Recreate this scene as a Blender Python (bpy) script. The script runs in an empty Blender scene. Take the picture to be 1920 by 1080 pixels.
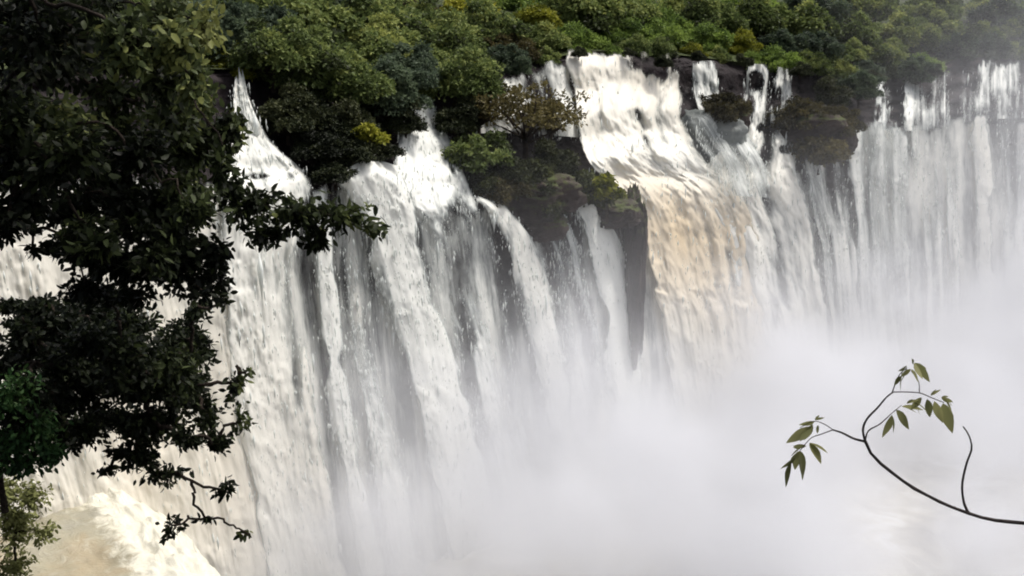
import bpy, math, random
import numpy as np
from mathutils import Vector

random.seed(7)
RNG = np.random.default_rng(7)
scene = bpy.context.scene
COL = scene.collection

# ------------------------------------------------------------------ camera
CAM = np.array([0.0, 0.0, 72.0])
PITCH = math.radians(16.0)
FPX = 2059.0                                    # focal length in pixels of a 1920 wide picture
cd = bpy.data.cameras.new('camera')
cd.sensor_width = 36.0
cd.lens = 36.0 * FPX / 1920.0
cd.clip_start = 0.1
cd.clip_end = 9000.0
cam = bpy.data.objects.new('camera', cd)
cam.location = CAM
cam.rotation_euler = (math.pi / 2 - PITCH, 0, 0)
COL.objects.link(cam)
scene.camera = cam

# ------------------------------------------------------------------ sky and sun (bright overcast)
SUN_EL, SUN_AZ = math.radians(62.0), math.radians(70.0)   # azimuth clockwise from +Y
world = bpy.data.worlds.new('World')
scene.world = world
world.use_nodes = True
wn = world.node_tree.nodes
wl = world.node_tree.links
for n in list(wn):
    wn.remove(n)
sky = wn.new('ShaderNodeTexSky')
sky.sky_type = 'NISHITA'
sky.sun_disc = False
sky.sun_elevation = SUN_EL
sky.sun_rotation = SUN_AZ
sky.air_density = 1.0
sky.dust_density = 6.0
sky.ozone_density = 1.0
hs = wn.new('ShaderNodeHueSaturation')          # cloud cover: the blue is mostly gone
hs.inputs['Saturation'].default_value = 0.42
bg = wn.new('ShaderNodeBackground')
bg.inputs['Strength'].default_value = 0.15
wo = wn.new('ShaderNodeOutputWorld')
wl.new(sky.outputs[0], hs.inputs['Color'])
wl.new(hs.outputs[0], bg.inputs['Color'])
wl.new(bg.outputs[0], wo.inputs['Surface'])

sd = bpy.data.lights.new('sun', 'SUN')
sd.energy = 2.2
sd.angle = math.radians(9.0)
sd.color = (1.0, 0.96, 0.90)
sun = bpy.data.objects.new('sun', sd)
sv = Vector((math.sin(SUN_AZ) * math.cos(SUN_EL), math.cos(SUN_AZ) * math.cos(SUN_EL), math.sin(SUN_EL)))
sun.rotation_euler = sv.to_track_quat('Z', 'Y').to_euler()
sun.location = (60, 20, 160)
COL.objects.link(sun)

scene.view_settings.view_transform = 'Standard'
scene.view_settings.look = 'None'
scene.view_settings.gamma = 1.0
scene.view_settings.exposure = 0.36
scene.view_settings.use_curve_mapping = False

scene.render.engine = 'CYCLES'
cy = scene.cycles
cy.use_denoising = True
cy.max_bounces = 6
cy.diffuse_bounces = 3
cy.glossy_bounces = 2
cy.transmission_bounces = 3
cy.volume_bounces = 2
cy.transparent_max_bounces = 14
cy.volume_step_rate = 1.0
cy.volume_max_steps = 128
cy.caustics_reflective = False
cy.caustics_refractive = False
cy.filter_width = 1.9
cy.use_adaptive_sampling = True
cy.adaptive_threshold = 0.025

# ------------------------------------------------------------------ helpers
FWD = np.array([0, math.cos(PITCH), -math.sin(PITCH)])
UP = np.array([0, math.sin(PITCH), math.cos(PITCH)])


def at(px, py, Y):
    """world point that lies at map distance Y along the sight line through a photo pixel"""
    px, py, Y = np.broadcast_arrays(np.asarray(px, float), np.asarray(py, float), np.asarray(Y, float))
    xc = (px - 960.0) / FPX
    yc = (540.0 - py) / FPX
    dy = FWD[1] + yc * UP[1]
    dz = FWD[2] + yc * UP[2]
    t = Y / dy
    return np.stack([CAM[0] + xc * t, CAM[1] + dy * t, CAM[2] + dz * t], -1)


def at_z(px, py, z):
    xc = (px - 960.0) / FPX
    yc = (540.0 - py) / FPX
    dy = FWD[1] + yc * UP[1]
    dz = FWD[2] + yc * UP[2]
    t = (z - CAM[2]) / dz
    return np.array([xc * t, dy * t, z])


def _h(ix, iy, iz, seed):
    n = (ix.astype(np.int64) * 73856093) ^ (iy.astype(np.int64) * 19349663) ^ (iz.astype(np.int64) * 83492791) ^ (seed * 2654435761)
    n = (n ^ (n >> 13)) * 1274126177 & 0x7fffffff
    n = (n ^ (n >> 15)) * 668265263 & 0x7fffffff
    return ((n >> 7) & 0xffff) / 65535.0


def vnoise(x, y, z=0.0, seed=0):
    """smooth value noise, 0..1"""
    x, y, z = np.broadcast_arrays(np.asarray(x, float), np.asarray(y, float), np.asarray(z, float))
    xi, yi, zi = np.floor(x), np.floor(y), np.floor(z)
    fx, fy, fz = x - xi, y - yi, z - zi
    fx = fx * fx * (3 - 2 * fx); fy = fy * fy * (3 - 2 * fy); fz = fz * fz * (3 - 2 * fz)
    r = 0
    for a in (0, 1):
        for b in (0, 1):
            for c in (0, 1):
                w = (fx if a else 1 - fx) * (fy if b else 1 - fy) * (fz if c else 1 - fz)
                r = r + w * _h(xi + a, yi + b, zi + c, seed)
    return r


def fbm(x, y, z=0.0, seed=0, octaves=4, gain=0.5):
    r, a, t = 0, 1.0, 0
    x, y, z = np.asarray(x, float), np.asarray(y, float), np.asarray(z, float)
    for k in range(octaves):
        r = r + a * vnoise(x * 2 ** k, y * 2 ** k, z * 2 ** k, seed + 17 * k)
        t += a
        a *= gain
    return r / t


def sstep(a, b, x):
    t = np.clip((x - a) / (b - a), 0, 1)
    return t * t * (3 - 2 * t)


def mesh_obj(name, verts, faces, mat, parent=None, smooth=True):
    me = bpy.data.meshes.new(name)
    verts = np.asarray(verts, float).reshape(-1, 3)
    if isinstance(faces, np.ndarray) and faces.ndim == 2:
        k = faces.shape[1]
        me.vertices.add(len(verts))
        me.vertices.foreach_set('co', verts.astype(np.float32).ravel())
        me.loops.add(faces.size)
        me.loops.foreach_set('vertex_index', faces.astype(np.int32).ravel())
        me.polygons.add(len(faces))
        me.polygons.foreach_set('loop_start', np.arange(0, faces.size, k, dtype=np.int32))
        me.polygons.foreach_set('loop_total', np.full(len(faces), k, dtype=np.int32))
        me.update(calc_edges=True)
    else:
        me.from_pydata([tuple(v) for v in verts], [], [tuple(int(i) for i in f) for f in faces])
    me.validate()
    me.polygons.foreach_set('use_smooth', np.full(len(me.polygons), smooth))
    me.materials.append(mat)
    o = bpy.data.objects.new(name, me)
    COL.objects.link(o)
    if parent is not None:
        o.parent = parent
    return o


def vattr(o, name, vals):
    vals = np.asarray(vals, np.float32)
    a = o.data.attributes.new(name, 'FLOAT', 'POINT')
    a.data.foreach_set('value', vals.ravel())


def empty(name, loc=(0, 0, 0)):
    o = bpy.data.objects.new(name, None)
    o.location = tuple(float(v) for v in loc)
    COL.objects.link(o)
    return o


def tag(o, label=None, cat=None, group=None, kind=None):
    if label: o['label'] = label
    if cat: o['category'] = cat
    if group: o['group'] = group
    if kind: o['kind'] = kind
    return o


def grid_faces(nv, nu):
    i = np.arange((nv - 1) * nu).reshape(nv - 1, nu)[:, :-1].ravel()
    return np.stack([i, i + 1, i + nu + 1, i + nu], -1)


def catmull(pts, n):
    """resample a list of points (any dimension) to n smooth points"""
    P = np.asarray(pts, float)
    if len(P) == 2:
        t = np.linspace(0, 1, n)[:, None]
        return P[0] * (1 - t) + P[1] * t
    Q = np.vstack([2 * P[0] - P[1], P, 2 * P[-1] - P[-2]])
    seg = np.linalg.norm(np.diff(P, axis=0), axis=1)
    cum = np.concatenate([[0], np.cumsum(seg)]) / seg.sum()
    t = np.linspace(0, 1, n)
    i = np.clip(np.searchsorted(cum, t, 'right') - 1, 0, len(P) - 2)
    f = ((t - cum[i]) / (cum[i + 1] - cum[i]))[:, None]
    a, b, c, d = Q[i], Q[i + 1], Q[i + 2], Q[i + 3]
    return 0.5 * ((2 * b) + (-a + c) * f + (2 * a - 5 * b + 4 * c - d) * f ** 2 + (-a + 3 * b - 3 * c + d) * f ** 3)


def tube(pts, radii, sides=7):
    """tapered tube through points: verts, faces"""
    P = np.asarray(pts, float)
    n = len(P)
    R = np.interp(np.linspace(0, 1, n), np.linspace(0, 1, len(radii)), radii)
    T = np.gradient(P, axis=0)
    T /= np.linalg.norm(T, axis=1)[:, None] + 1e-9
    ref = np.array([0.31, 0.52, 0.79])
    A = np.cross(T, ref); A /= np.linalg.norm(A, axis=1)[:, None] + 1e-9
    B = np.cross(T, A)
    ang = np.linspace(0, 2 * np.pi, sides, endpoint=False)
    V = P[:, None, :] + R[:, None, None] * (np.cos(ang)[None, :, None] * A[:, None, :] + np.sin(ang)[None, :, None] * B[:, None, :])
    F = []
    for r in range(n - 1):
        for s in range(sides):
            F.append((r * sides + s, r * sides + (s + 1) % sides, (r + 1) * sides + (s + 1) % sides, (r + 1) * sides + s))
    V = V.reshape(-1, 3)
    V = np.vstack([V, P[-1] + T[-1] * R[-1]])
    for s in range(sides):
        F.append(((n - 1) * sides + s, (n - 1) * sides + (s + 1) % sides, len(V) - 1))
    return V, F


def join(parts):
    V, F, k = [], [], 0
    for v, f in parts:
        V.append(v)
        F += [tuple(i + k for i in t) for t in f]
        k += len(v)
    return np.vstack(V), F


def wander(a, b, n, amp, seed, sag=0.0):
    t = np.linspace(0, 1, n)[:, None]
    P = np.asarray(a) * (1 - t) + np.asarray(b) * t
    k = np.sin(np.pi * t[:, 0])
    for j in range(3):
        P[:, j] += amp * k * (fbm(t[:, 0] * 3.1, seed * 1.7 + j * 9.1, seed=seed) - 0.5) * 2
    P[:, 2] -= sag * k
    return P


# ------------------------------------------------------------------ materials
def nodes_of(name):
    m = bpy.data.materials.new(name)
    m.use_nodes = True
    nt = m.node_tree
    nt.nodes.clear()
    out = nt.nodes.new('ShaderNodeOutputMaterial')
    return m, nt, out


def N(nt, typ, **kw):
    n = nt.nodes.new(typ)
    for k, v in kw.items():
        if k in n.inputs.keys():
            n.inputs[k].default_value = v
        else:
            setattr(n, k, v)
    return n


def math_n(nt, op, a, b=None, clamp=False):
    n = nt.nodes.new('ShaderNodeMath')
    n.operation = op
    n.use_clamp = clamp
    for i, v in enumerate((a, b)):
        if v is None:
            continue
        if isinstance(v, (int, float)):
            n.inputs[i].default_value = v
        else:
            nt.links.new(v, n.inputs[i])
    return n.outputs[0]


def maprange(nt, v, a, b, c=0.0, d=1.0, smooth=True):
    n = nt.nodes.new('ShaderNodeMapRange')
    n.interpolation_type = 'SMOOTHSTEP' if smooth else 'LINEAR'
    nt.links.new(v, n.inputs['Value'])
    for k, x in zip(('From Min', 'From Max', 'To Min', 'To Max'), (a, b, c, d)):
        if isinstance(x, (int, float)):
            n.inputs[k].default_value = x
        else:
            nt.links.new(x, n.inputs[k])
    return n.outputs['Result']


def ramp(nt, fac, stops):
    r = nt.nodes.new('ShaderNodeValToRGB')
    e = r.color_ramp.elements
    while len(e) < len(stops):
        e.new(0.5)
    for el, (p, c) in zip(e, stops):
        el.position = p
        el.color = (*c, 1)
    nt.links.new(fac, r.inputs['Fac'])
    return r.outputs['Color']


def mix_rgb(nt, fac, a, b):
    n = nt.nodes.new('ShaderNodeMix')
    n.data_type = 'RGBA'
    if isinstance(fac, (int, float)):
        n.inputs[0].default_value = fac
    else:
        nt.links.new(fac, n.inputs[0])
    for i, v in ((6, a), (7, b)):
        if isinstance(v, tuple):
            n.inputs[i].default_value = (*v, 1)
        else:
            nt.links.new(v, n.inputs[i])
    return n.outputs[2]


def rock_mat(name, dark, light, scale=0.25, rough=0.55, moss=None):
    m, nt, out = nodes_of(name)
    tc = N(nt, 'ShaderNodeTexCoord')
    mp = N(nt, 'ShaderNodeMapping')
    mp.inputs['Scale'].default_value = (1, 1, 0.6)
    nt.links.new(tc.outputs['Object'], mp.inputs['Vector'])
    n1 = N(nt, 'ShaderNodeTexNoise', Scale=scale, Detail=8.0, Roughness=0.65)
    nt.links.new(mp.outputs[0], n1.inputs['Vector'])
    col = ramp(nt, n1.outputs['Fac'], [(0.32, dark), (0.7, light)])
    if moss:
        n2 = N(nt, 'ShaderNodeTexNoise', Scale=scale * 1.7, Detail=6.0, Roughness=0.7)
        nt.links.new(tc.outputs['Object'], n2.inputs['Vector'])
        geo = N(nt, 'ShaderNodeNewGeometry')
        sep = N(nt, 'ShaderNodeSeparateXYZ')
        nt.links.new(geo.outputs['Normal'], sep.inputs[0])
        up = maprange(nt, sep.outputs[2], 0.1, 0.8)
        k = math_n(nt, 'MULTIPLY', up, maprange(nt, n2.outputs['Fac'], 0.42, 0.58))
        col = mix_rgb(nt, k, col, moss)
    b = N(nt, 'ShaderNodeBump', Strength=0.9, Distance=0.5)
    n3 = N(nt, 'ShaderNodeTexNoise', Scale=scale * 5, Detail=7.0, Roughness=0.7)
    nt.links.new(tc.outputs['Object'], n3.inputs['Vector'])
    nt.links.new(n3.outputs['Fac'], b.inputs['Height'])
    p = N(nt, 'ShaderNodeBsdfPrincipled', Roughness=rough)
    p.inputs['Specular IOR Level'].default_value = 0.15
    nt.links.new(col, p.inputs['Base Color'])
    nt.links.new(b.outputs[0], p.inputs['Normal'])
    nt.links.new(p.outputs[0], out.inputs['Surface'])
    return m


def water_mat(name):
    """falling white water: streaky foam with gaps, tinted by the silt it carries"""
    m, nt, out = nodes_of(name)
    cov = N(nt, 'ShaderNodeAttribute', attribute_name='cover').outputs['Fac']
    silt = N(nt, 'ShaderNodeAttribute', attribute_name='silt').outputs['Fac']
    uv = N(nt, 'ShaderNodeUVMap', uv_map='flow').outputs[0]

    def streak(sx, sy, det, rough):
        mp = N(nt, 'ShaderNodeMapping')
        mp.inputs['Scale'].default_value = (sx, sy, 1)
        nt.links.new(uv, mp.inputs['Vector'])
        n = N(nt, 'ShaderNodeTexNoise', Scale=1.0, Detail=det, Roughness=rough, Distortion=0.25)
        nt.links.new(mp.outputs[0], n.inputs['Vector'])
        return n.outputs['Fac']
    s1 = streak(2.0, 0.10, 4.0, 0.6)
    s2 = streak(0.30, 0.03, 3.0, 0.55)
    s3 = streak(2.6, 0.42, 6.0, 0.7)
    s = math_n(nt, 'ADD', math_n(nt, 'MULTIPLY', s1, 0.26), math_n(nt, 'ADD', math_n(nt, 'MULTIPLY', s2, 0.30), math_n(nt, 'MULTIPLY', s3, 0.44)))
    tum = N(nt, 'ShaderNodeAttribute', attribute_name='tumble').outputs['Fac']
    c1 = streak(0.6, 0.22, 7.0, 0.68)
    mxs = N(nt, 'ShaderNodeMix')
    nt.links.new(tum, mxs.inputs[0]); nt.links.new(s, mxs.inputs[2]); nt.links.new(c1, mxs.inputs[3])
    s = mxs.outputs[0]
    body = math_n(nt, 'ADD', cov, math_n(nt, 'MULTIPLY', math_n(nt, 'SUBTRACT', s, 0.5), 2.1))
    alpha = maprange(nt, body, 0.10, 0.86)
    foam = maprange(nt, body, 0.40, 1.10)
    white = mix_rgb(nt, silt, (0.78, 0.79, 0.75), (0.74, 0.57, 0.34))
    thin = mix_rgb(nt, silt, (0.44, 0.47, 0.46), (0.46, 0.37, 0.24))
    col = mix_rgb(nt, foam, thin, white)
    b = N(nt, 'ShaderNodeBump', Strength=0.4, Distance=0.3)
    nt.links.new(s, b.inputs['Height'])
    p = N(nt, 'ShaderNodeBsdfPrincipled', Roughness=0.45)
    p.inputs['Specular IOR Level'].default_value = 0.3
    nt.links.new(col, p.inputs['Base Color'])
    nt.links.new(b.outputs[0], p.inputs['Normal'])
    tl = N(nt, 'ShaderNodeBsdfTranslucent')
    nt.links.new(col, tl.inputs['Color'])
    mx = N(nt, 'ShaderNodeMixShader', Fac=0.22)
    nt.links.new(p.outputs[0], mx.inputs[1]); nt.links.new(tl.outputs[0], mx.inputs[2])
    tr = N(nt, 'ShaderNodeBsdfTransparent')
    ms = N(nt, 'ShaderNodeMixShader')
    nt.links.new(alpha, ms.inputs['Fac'])
    nt.links.new(tr.outputs[0], ms.inputs[1]); nt.links.new(mx.outputs[0], ms.inputs[2])
    nt.links.new(ms.outputs[0], out.inputs['Surface'])
    return m


def leaf_mat(name, stops, translucent=0.4, rough=0.5):
    """leaf colour varies from leaf to leaf by the per-leaf 'tone' attribute"""
    m, nt, out = nodes_of(name)
    tone = N(nt, 'ShaderNodeAttribute', attribute_name='tone').outputs['Fac']
    oi = N(nt, 'ShaderNodeObjectInfo')
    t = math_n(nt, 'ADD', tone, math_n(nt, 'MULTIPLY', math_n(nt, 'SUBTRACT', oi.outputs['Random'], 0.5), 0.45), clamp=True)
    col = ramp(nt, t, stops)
    p = N(nt, 'ShaderNodeBsdfPrincipled', Roughness=rough)
    p.inputs['Specular IOR Level'].default_value = 0.12
    nt.links.new(col, p.inputs['Base Color'])
    tl = N(nt, 'ShaderNodeBsdfTranslucent')
    nt.links.new(col, tl.inputs['Color'])
    mx = N(nt, 'ShaderNodeMixShader', Fac=translucent)
    nt.links.new(p.outputs[0], mx.inputs[1]); nt.links.new(tl.outputs[0], mx.inputs[2])
    nt.links.new(mx.outputs[0], out.inputs['Surface'])
    return m


def soil_mat(name, dark, light, scale):
    return rock_mat(name, dark, light, scale, 0.9)


M_CLIFF = rock_mat('wet basalt', (0.006, 0.0045, 0.005), (0.034, 0.026, 0.028), 0.25, 0.7)
M_ROCKBROWN = rock_mat('brown wet rock', (0.012, 0.008, 0.008), (0.06, 0.042, 0.036), 0.3, 0.65, moss=(0.06, 0.075, 0.02))
M_ROCKGREY = rock_mat('algae grey rock', (0.09, 0.105, 0.098), (0.19, 0.20, 0.19), 0.12, 0.45)
M_SOIL = soil_mat('shaded soil', (0.012, 0.011, 0.007), (0.04, 0.038, 0.02), 0.6)
M_FOREST = soil_mat('forest floor', (0.02, 0.024, 0.010), (0.055, 0.07, 0.025), 0.15)
M_WATER = water_mat('falling water')
G_MIX = [(0.0, (0.030, 0.038, 0.015)), (0.35, (0.092, 0.125, 0.040)), (0.7, (0.18, 0.22, 0.07)), (1.0, (0.29, 0.31, 0.09))]
M_LEAF = leaf_mat('forest leaves', G_MIX)
M_LEAFG = leaf_mat('grass green leaves', [(0.0, (0.035, 0.06, 0.016)), (0.4, (0.13, 0.19, 0.042)), (1.0, (0.25, 0.33, 0.07))])
M_LEAFO = leaf_mat('olive leaves', [(0.0, (0.022, 0.020, 0.010)), (0.5, (0.075, 0.065, 0.026)), (1.0, (0.15, 0.125, 0.05))])
M_LEAFB = leaf_mat('blue green leaves', [(0.0, (0.016, 0.024, 0.018)), (0.5, (0.06, 0.082, 0.052)), (1.0, (0.115, 0.15, 0.085))])
M_LEAFY = leaf_mat('yellow green leaves', [(0.0, (0.06, 0.07, 0.012)), (0.5, (0.20, 0.21, 0.025)), (1.0, (0.36, 0.34, 0.05))])
M_LEAFD = leaf_mat('shade dark leaves', [(0.0, (0.008, 0.010, 0.006)), (0.5, (0.022, 0.028, 0.013)), (1.0, (0.055, 0.06, 0.025))], 0.15)  # shade of the hollows and undergrowth put into the leaf colour
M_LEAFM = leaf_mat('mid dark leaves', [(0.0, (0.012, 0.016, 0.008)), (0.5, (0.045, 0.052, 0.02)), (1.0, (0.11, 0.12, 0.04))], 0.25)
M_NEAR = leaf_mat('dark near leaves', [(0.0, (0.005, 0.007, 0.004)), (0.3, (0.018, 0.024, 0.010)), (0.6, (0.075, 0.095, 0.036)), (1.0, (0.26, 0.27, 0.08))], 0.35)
M_BRANCHLEAF = leaf_mat('branch leaves', [(0.0, (0.05, 0.055, 0.022)), (0.5, (0.15, 0.155, 0.065)), (1.0, (0.30, 0.29, 0.13))], 0.5, 0.4)
M_BARK = rock_mat('bark', (0.02, 0.015, 0.011), (0.07, 0.052, 0.04), 2.0, 0.85)
M_TWIG = rock_mat('twig bark', (0.035, 0.028, 0.026), (0.13, 0.105, 0.10), 14.0, 0.8)

# ------------------------------------------------------------------ cliff shape
COLS = np.array([-420, -150, 0, 200, 430, 600, 700, 800, 900, 1000, 1100, 1200, 1300, 1400, 1500, 1600, 1700, 1800, 1950, 2250.])
YLIP = np.array([78, 88, 93, 100, 109, 118, 124, 130, 137, 145, 154, 165, 174, 182, 190, 198, 206, 215, 228, 255.])
PLIP = np.array([330, 330, 330, 330, 335, 345, 310, 370, 380, 395, 380, 352, 352, 350, 305, 238, 232, 212, 206, 206.])
YCREST = np.array([92, 102, 108, 116, 126, 138, 144, 150, 160, 172, 181, 189, 195, 201, 206, 212, 220, 229, 242, 270.])
PCREST = np.array([130, 130, 130, 130, 130, 150, 175, 185, 150, 115, 96, 96, 106, 118, 130, 155, 145, 108, 105, 105.])


def cliff_depth(px, py):
    px = np.asarray(px, float); py = np.asarray(py, float)
    yl = np.interp(px, COLS, YLIP); pl = np.interp(px, COLS, PLIP)
    yc = np.interp(px, COLS, YCREST); pc = np.interp(px, COLS, PCREST)
    f = np.clip((py - pc) / (pl - pc), 0, 1)                # 0 at the crest, 1 at the lip
    st = f + 0.055 * np.sin(f * 2 * np.pi * 3)              # a stepped slope
    up = yc + (yl - yc) * st
    g = np.clip((py - pl) / (1150 - pl), 0, 1.4)
    down = yl - 9.0 * g
    return np.where(py < pl, up, down)


# -------- cliff rock
cu = np.linspace(-420, 2250, 540)
cv = np.linspace(0, 1, 330)
U, Vv = np.meshgrid(cu, cv)
pc = np.interp(U, COLS, PCREST); 
PBASE = 1240 - sstep(500, 2000, U) * 440
PY = pc + (PBASE - pc) * Vv ** 1.15
D0 = cliff_depth(U, PY)
P0 = at(U, PY, D0)
ridge = np.abs(fbm(P0[..., 0] * 0.22 + 0.02 * P0[..., 2], P0[..., 1] * 0.1, P0[..., 2] * 0.03, 3, 4) - 0.5) * 2
blk = fbm(P0[..., 0] * 0.12, P0[..., 1] * 0.12, P0[..., 2] * 0.16, 11, 5)
blk = np.floor(blk * 9) / 9 * 0.6 + blk * 0.4
D1 = D0 + (0.30 - ridge) * 2.4 + (0.52 - blk) * 7.0 + 1.6
D1 = D0 + 0.5 + np.log1p(np.exp((D1 - D0 - 0.5) * 1.5)) / 1.5
PC = at(U, PY, D1)
cl = mesh_obj('cliff', PC, grid_faces(330, 540), M_CLIFF)
tag(cl, 'dark wet rock cliff behind the waterfalls', kind='structure')

# -------- plateau behind the crest, reaching the horizon
back = [0.0, 6, 16, 40, 90, 220, 900, 6000]
rise = [0.0, 0.6, 1.2, 2.5, 6.0, 14.0, 40.0, 120.0]
GP = []
gu = np.linspace(-420, 2250, 200)
top = at(gu, np.interp(gu, COLS, PCREST), np.interp(gu, COLS, YCREST))
for b_, r_ in zip(back, rise):
    q = top.copy()
    d = q[:, :2] / np.linalg.norm(q[:, :2], axis=1)[:, None]
    q[:, :2] += d * (b_ + 0.4)
    q[:, 2] = q[:, 2] * max(0, 1 - b_ / 40) + 58 * min(1, b_ / 40) + r_ + (fbm(q[:, 0] * 0.06, q[:, 1] * 0.06, seed=5) - 0.5) * min(3, b_ * 0.2)
    GP.append(q)
gr = mesh_obj('ground', np.array(GP), grid_faces(len(back), 200), M_FOREST)
tag(gr, kind='structure')


def ground_z(px, extra):
    t = at(px, np.interp(px, COLS, PCREST), np.interp(px, COLS, YCREST))
    zz = t[2] * max(0, 1 - extra / 40) + 58 * min(1, extra / 40) + np.interp(extra, back, rise)
    d = t[:2] / np.linalg.norm(t[:2])
    return np.array([t[0] + d[0] * extra, t[1] + d[1] * extra, zz])


# -------- pool at the foot of the falls
xs = np.linspace(-190, 260, 300); ys = np.linspace(50, 300, 170)
X, Y = np.meshgrid(xs, ys)
Z = (fbm(X * 0.12, Y * 0.12, seed=21, octaves=5) - 0.5) * 3.2 + np.abs(fbm(X * 0.4, Y * 0.4, seed=22) - 0.5) * 1.6
m, nt, out = nodes_of('churned river')
tc = N(nt, 'ShaderNodeTexCoord')
n1 = N(nt, 'ShaderNodeTexNoise', Scale=0.16, Detail=9.0, Roughness=0.65, Distortion=0.8)
nt.links.new(tc.outputs['Object'], n1.inputs['Vector'])
p = N(nt, 'ShaderNodeBsdfPrincipled', Roughness=0.4)
nt.links.new(ramp(nt, n1.outputs['Fac'], [(0.36, (0.34, 0.31, 0.25)), (0.52, (0.62, 0.58, 0.48)), (0.62, (0.86, 0.85, 0.80))]), p.inputs['Base Color'])
nt.links.new(p.outputs[0], out.inputs['Surface'])
M_POOL = m
tag(mesh_obj('river', np.stack([X, Y, Z], -1), grid_faces(170, 300), M_POOL), 'churned foamy pool at the foot of the falls', kind='structure')


# ------------------------------------------------------------------ waterfalls
SPRAY = []


def fall(label, lines, cover=0.85, silt=0.1, off=1.2, streak=0.35, turb=0.25, disp=0.32, edge=0.16, seed=1, cover_end=None, silt_end=None, name='waterfall', step=2.6, bulge=0.0, fade_top=True, fade_end=False, tumble=0.22, ragf=1.0, holes=()):
    """a sheet of falling water between flow lines given where they run on the cliff"""
    L = [catmull(l, 60) for l in lines]
    L = np.array(L)                                           # lines x 60 x 2
    wpx = np.max(np.linalg.norm(L[-1] - L[0], axis=-1))
    hpx = np.sum(np.linalg.norm(np.diff(L[len(L) // 2], axis=0), axis=-1))
    nu = int(np.clip(wpx / step, 10, 330)); nv = int(np.clip(hpx / 4.0, 20, 260))
    tv = np.linspace(0, 59, nv)
    i0 = np.clip(tv.astype(int), 0, 58); f = (tv - i0)[None, :, None]
    L = L[:, i0] * (1 - f) + L[:, i0 + 1] * f                 # lines x nv x 2
    G = np.stack([catmull(L[:, k], nu) for k in range(nv)])   # nv x nu x 2
    u = np.linspace(0, 1, nu)[None, :] * np.ones((nv, 1)); v = np.linspace(0, 1, nv)[:, None] * np.ones((1, nu))
    D = cliff_depth(G[..., 0], G[..., 1])
    D = (D + np.roll(D, 1, 0) + np.roll(D, -1, 0)) / 3 if False else D
    k = np.ones(9) / 9                                        # smooth the fall line over steps
    Dp = np.pad(D, ((4, 4), (0, 0)), 'edge')
    D = sum(Dp[j:j + nv] * k[j] for j in range(9))
    mpx = np.mean(D) / FPX
    W = u * wpx * mpx + 100 * seed; H = v * hpx * mpx
    wob = (fbm(W * 0.05, H * 0.06, seed=seed) - 0.5) * 2.0
    st = fbm((W + wob) * 0.75 * ragf, H * 0.05, seed=seed + 1, octaves=4, gain=0.55)
    big = fbm((W + wob) * 0.18 * ragf, H * 0.028, seed=seed + 2, octaves=3)
    tb = fbm(W * 0.5, H * 0.22, seed=seed + 3, octaves=4, gain=0.6)
    prof = np.sin(np.pi * np.clip(u, 0, 1)) ** 0.5
    def along(val, end):
        if isinstance(val, (list, tuple)):
            return np.interp(v, [q[0] for q in val], [q[1] for q in val])
        return val + ((val if end is None else end) - val) * v
    TU = along(tumble, None) * np.ones_like(v)
    lump = fbm(W * 0.28, H * 0.24, seed=seed + 8, octaves=5, gain=0.58)
    D = D - TU * ((lump - 0.5) * 3.4 + np.abs(lump - 0.5) * 2.0) - off - (st - 0.5) * 2 * disp - (big - 0.5) * 3 * disp - (tb - 0.5) * 2 * turb - bulge * prof + 0.9 * (1 - sstep(0, edge, u)) + 0.9 * (1 - sstep(0, edge, 1 - u))
    P = at(G[..., 0], G[..., 1], D)
    rag = fbm(W * 0.35 * ragf, H * 0.16 * ragf, seed=seed + 4, octaves=4, gain=0.6) - 0.5
    rag2 = fbm(W * 0.12, H * 0.05, seed=seed + 5) - 0.5
    ew = edge * (1 + 1.2 * rag2)
    ed = sstep(0, 1, (u + (rag * 1.6 + rag2) * edge * 1.2) / ew) * sstep(0, 1, (1 - u + (rag * 1.6 - rag2) * edge * 1.2) / ew)
    tp = sstep(0, 1, (H + rag * 5.0 + 0.3) / 1.6) if fade_top else 1.0
    bt = 1 - sstep(0.86, 1.0, v + rag * 0.1) if fade_end else 1.0
    C = along(cover, cover_end) + (st - 0.5) * 2.4 * streak + (big - 0.5) * 2.8 * streak + (tb - 0.5) * turb * 1.6 + TU * (lump - 0.5) * 0.8
    for hx, hy, hrx, hry, am in holes:
        hn = fbm(W * 0.5, H * 0.25, seed=seed + 12, octaves=4, gain=0.6) - 0.5
        hd = np.sqrt(((G[..., 0] - hx) / hrx) ** 2 + ((G[..., 1] - hy) / hry) ** 2) + hn * 1.4
        C = C - am * (1 - sstep(0.55, 1.25, hd))
    C = C * ed * tp * bt - (1 - ed) * 0.35 - (1 - bt) * 0.4
    S = np.clip(along(silt, silt_end) * (0.65 + 0.9 * (fbm(W * 0.12, H * 0.05, seed=seed + 6) - 0.15)), 0, 1)
    if label:
        rs = np.random.default_rng(900 + seed)
        eu = np.minimum(u, 1 - u)
        wt = (0.12 + 1.8 * np.exp(-eu * wpx / 8.0) + 1.0 * TU) * (C > 0.12) * sstep(0.5, 3.0, H)
        cnt = int(np.clip(wpx * hpx / 48.0, 100, 1700))
        if wt.sum() > 0:
            idx = rs.choice(nu * nv, cnt, p=(wt / wt.sum()).ravel())
            q = P.reshape(-1, 3)[idx] + rs.normal(size=(cnt, 3)) * np.array([0.35, 0.4, 0.5]) + np.array([0, -0.3, -0.3])
            SPRAY.append(q)
    o = mesh_obj(name, P, grid_faces(nv, nu), M_WATER)
    vattr(o, 'cover', C); vattr(o, 'silt', S); vattr(o, 'tumble', TU)
    uvl = o.data.uv_layers.new(name='flow')
    li = np.empty(len(o.data.loops), np.int32); o.data.loops.foreach_get('vertex_index', li)
    uvl.data.foreach_set('uv', np.stack([W.ravel()[li], H.ravel()[li]], -1).astype(np.float32).ravel())
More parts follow.
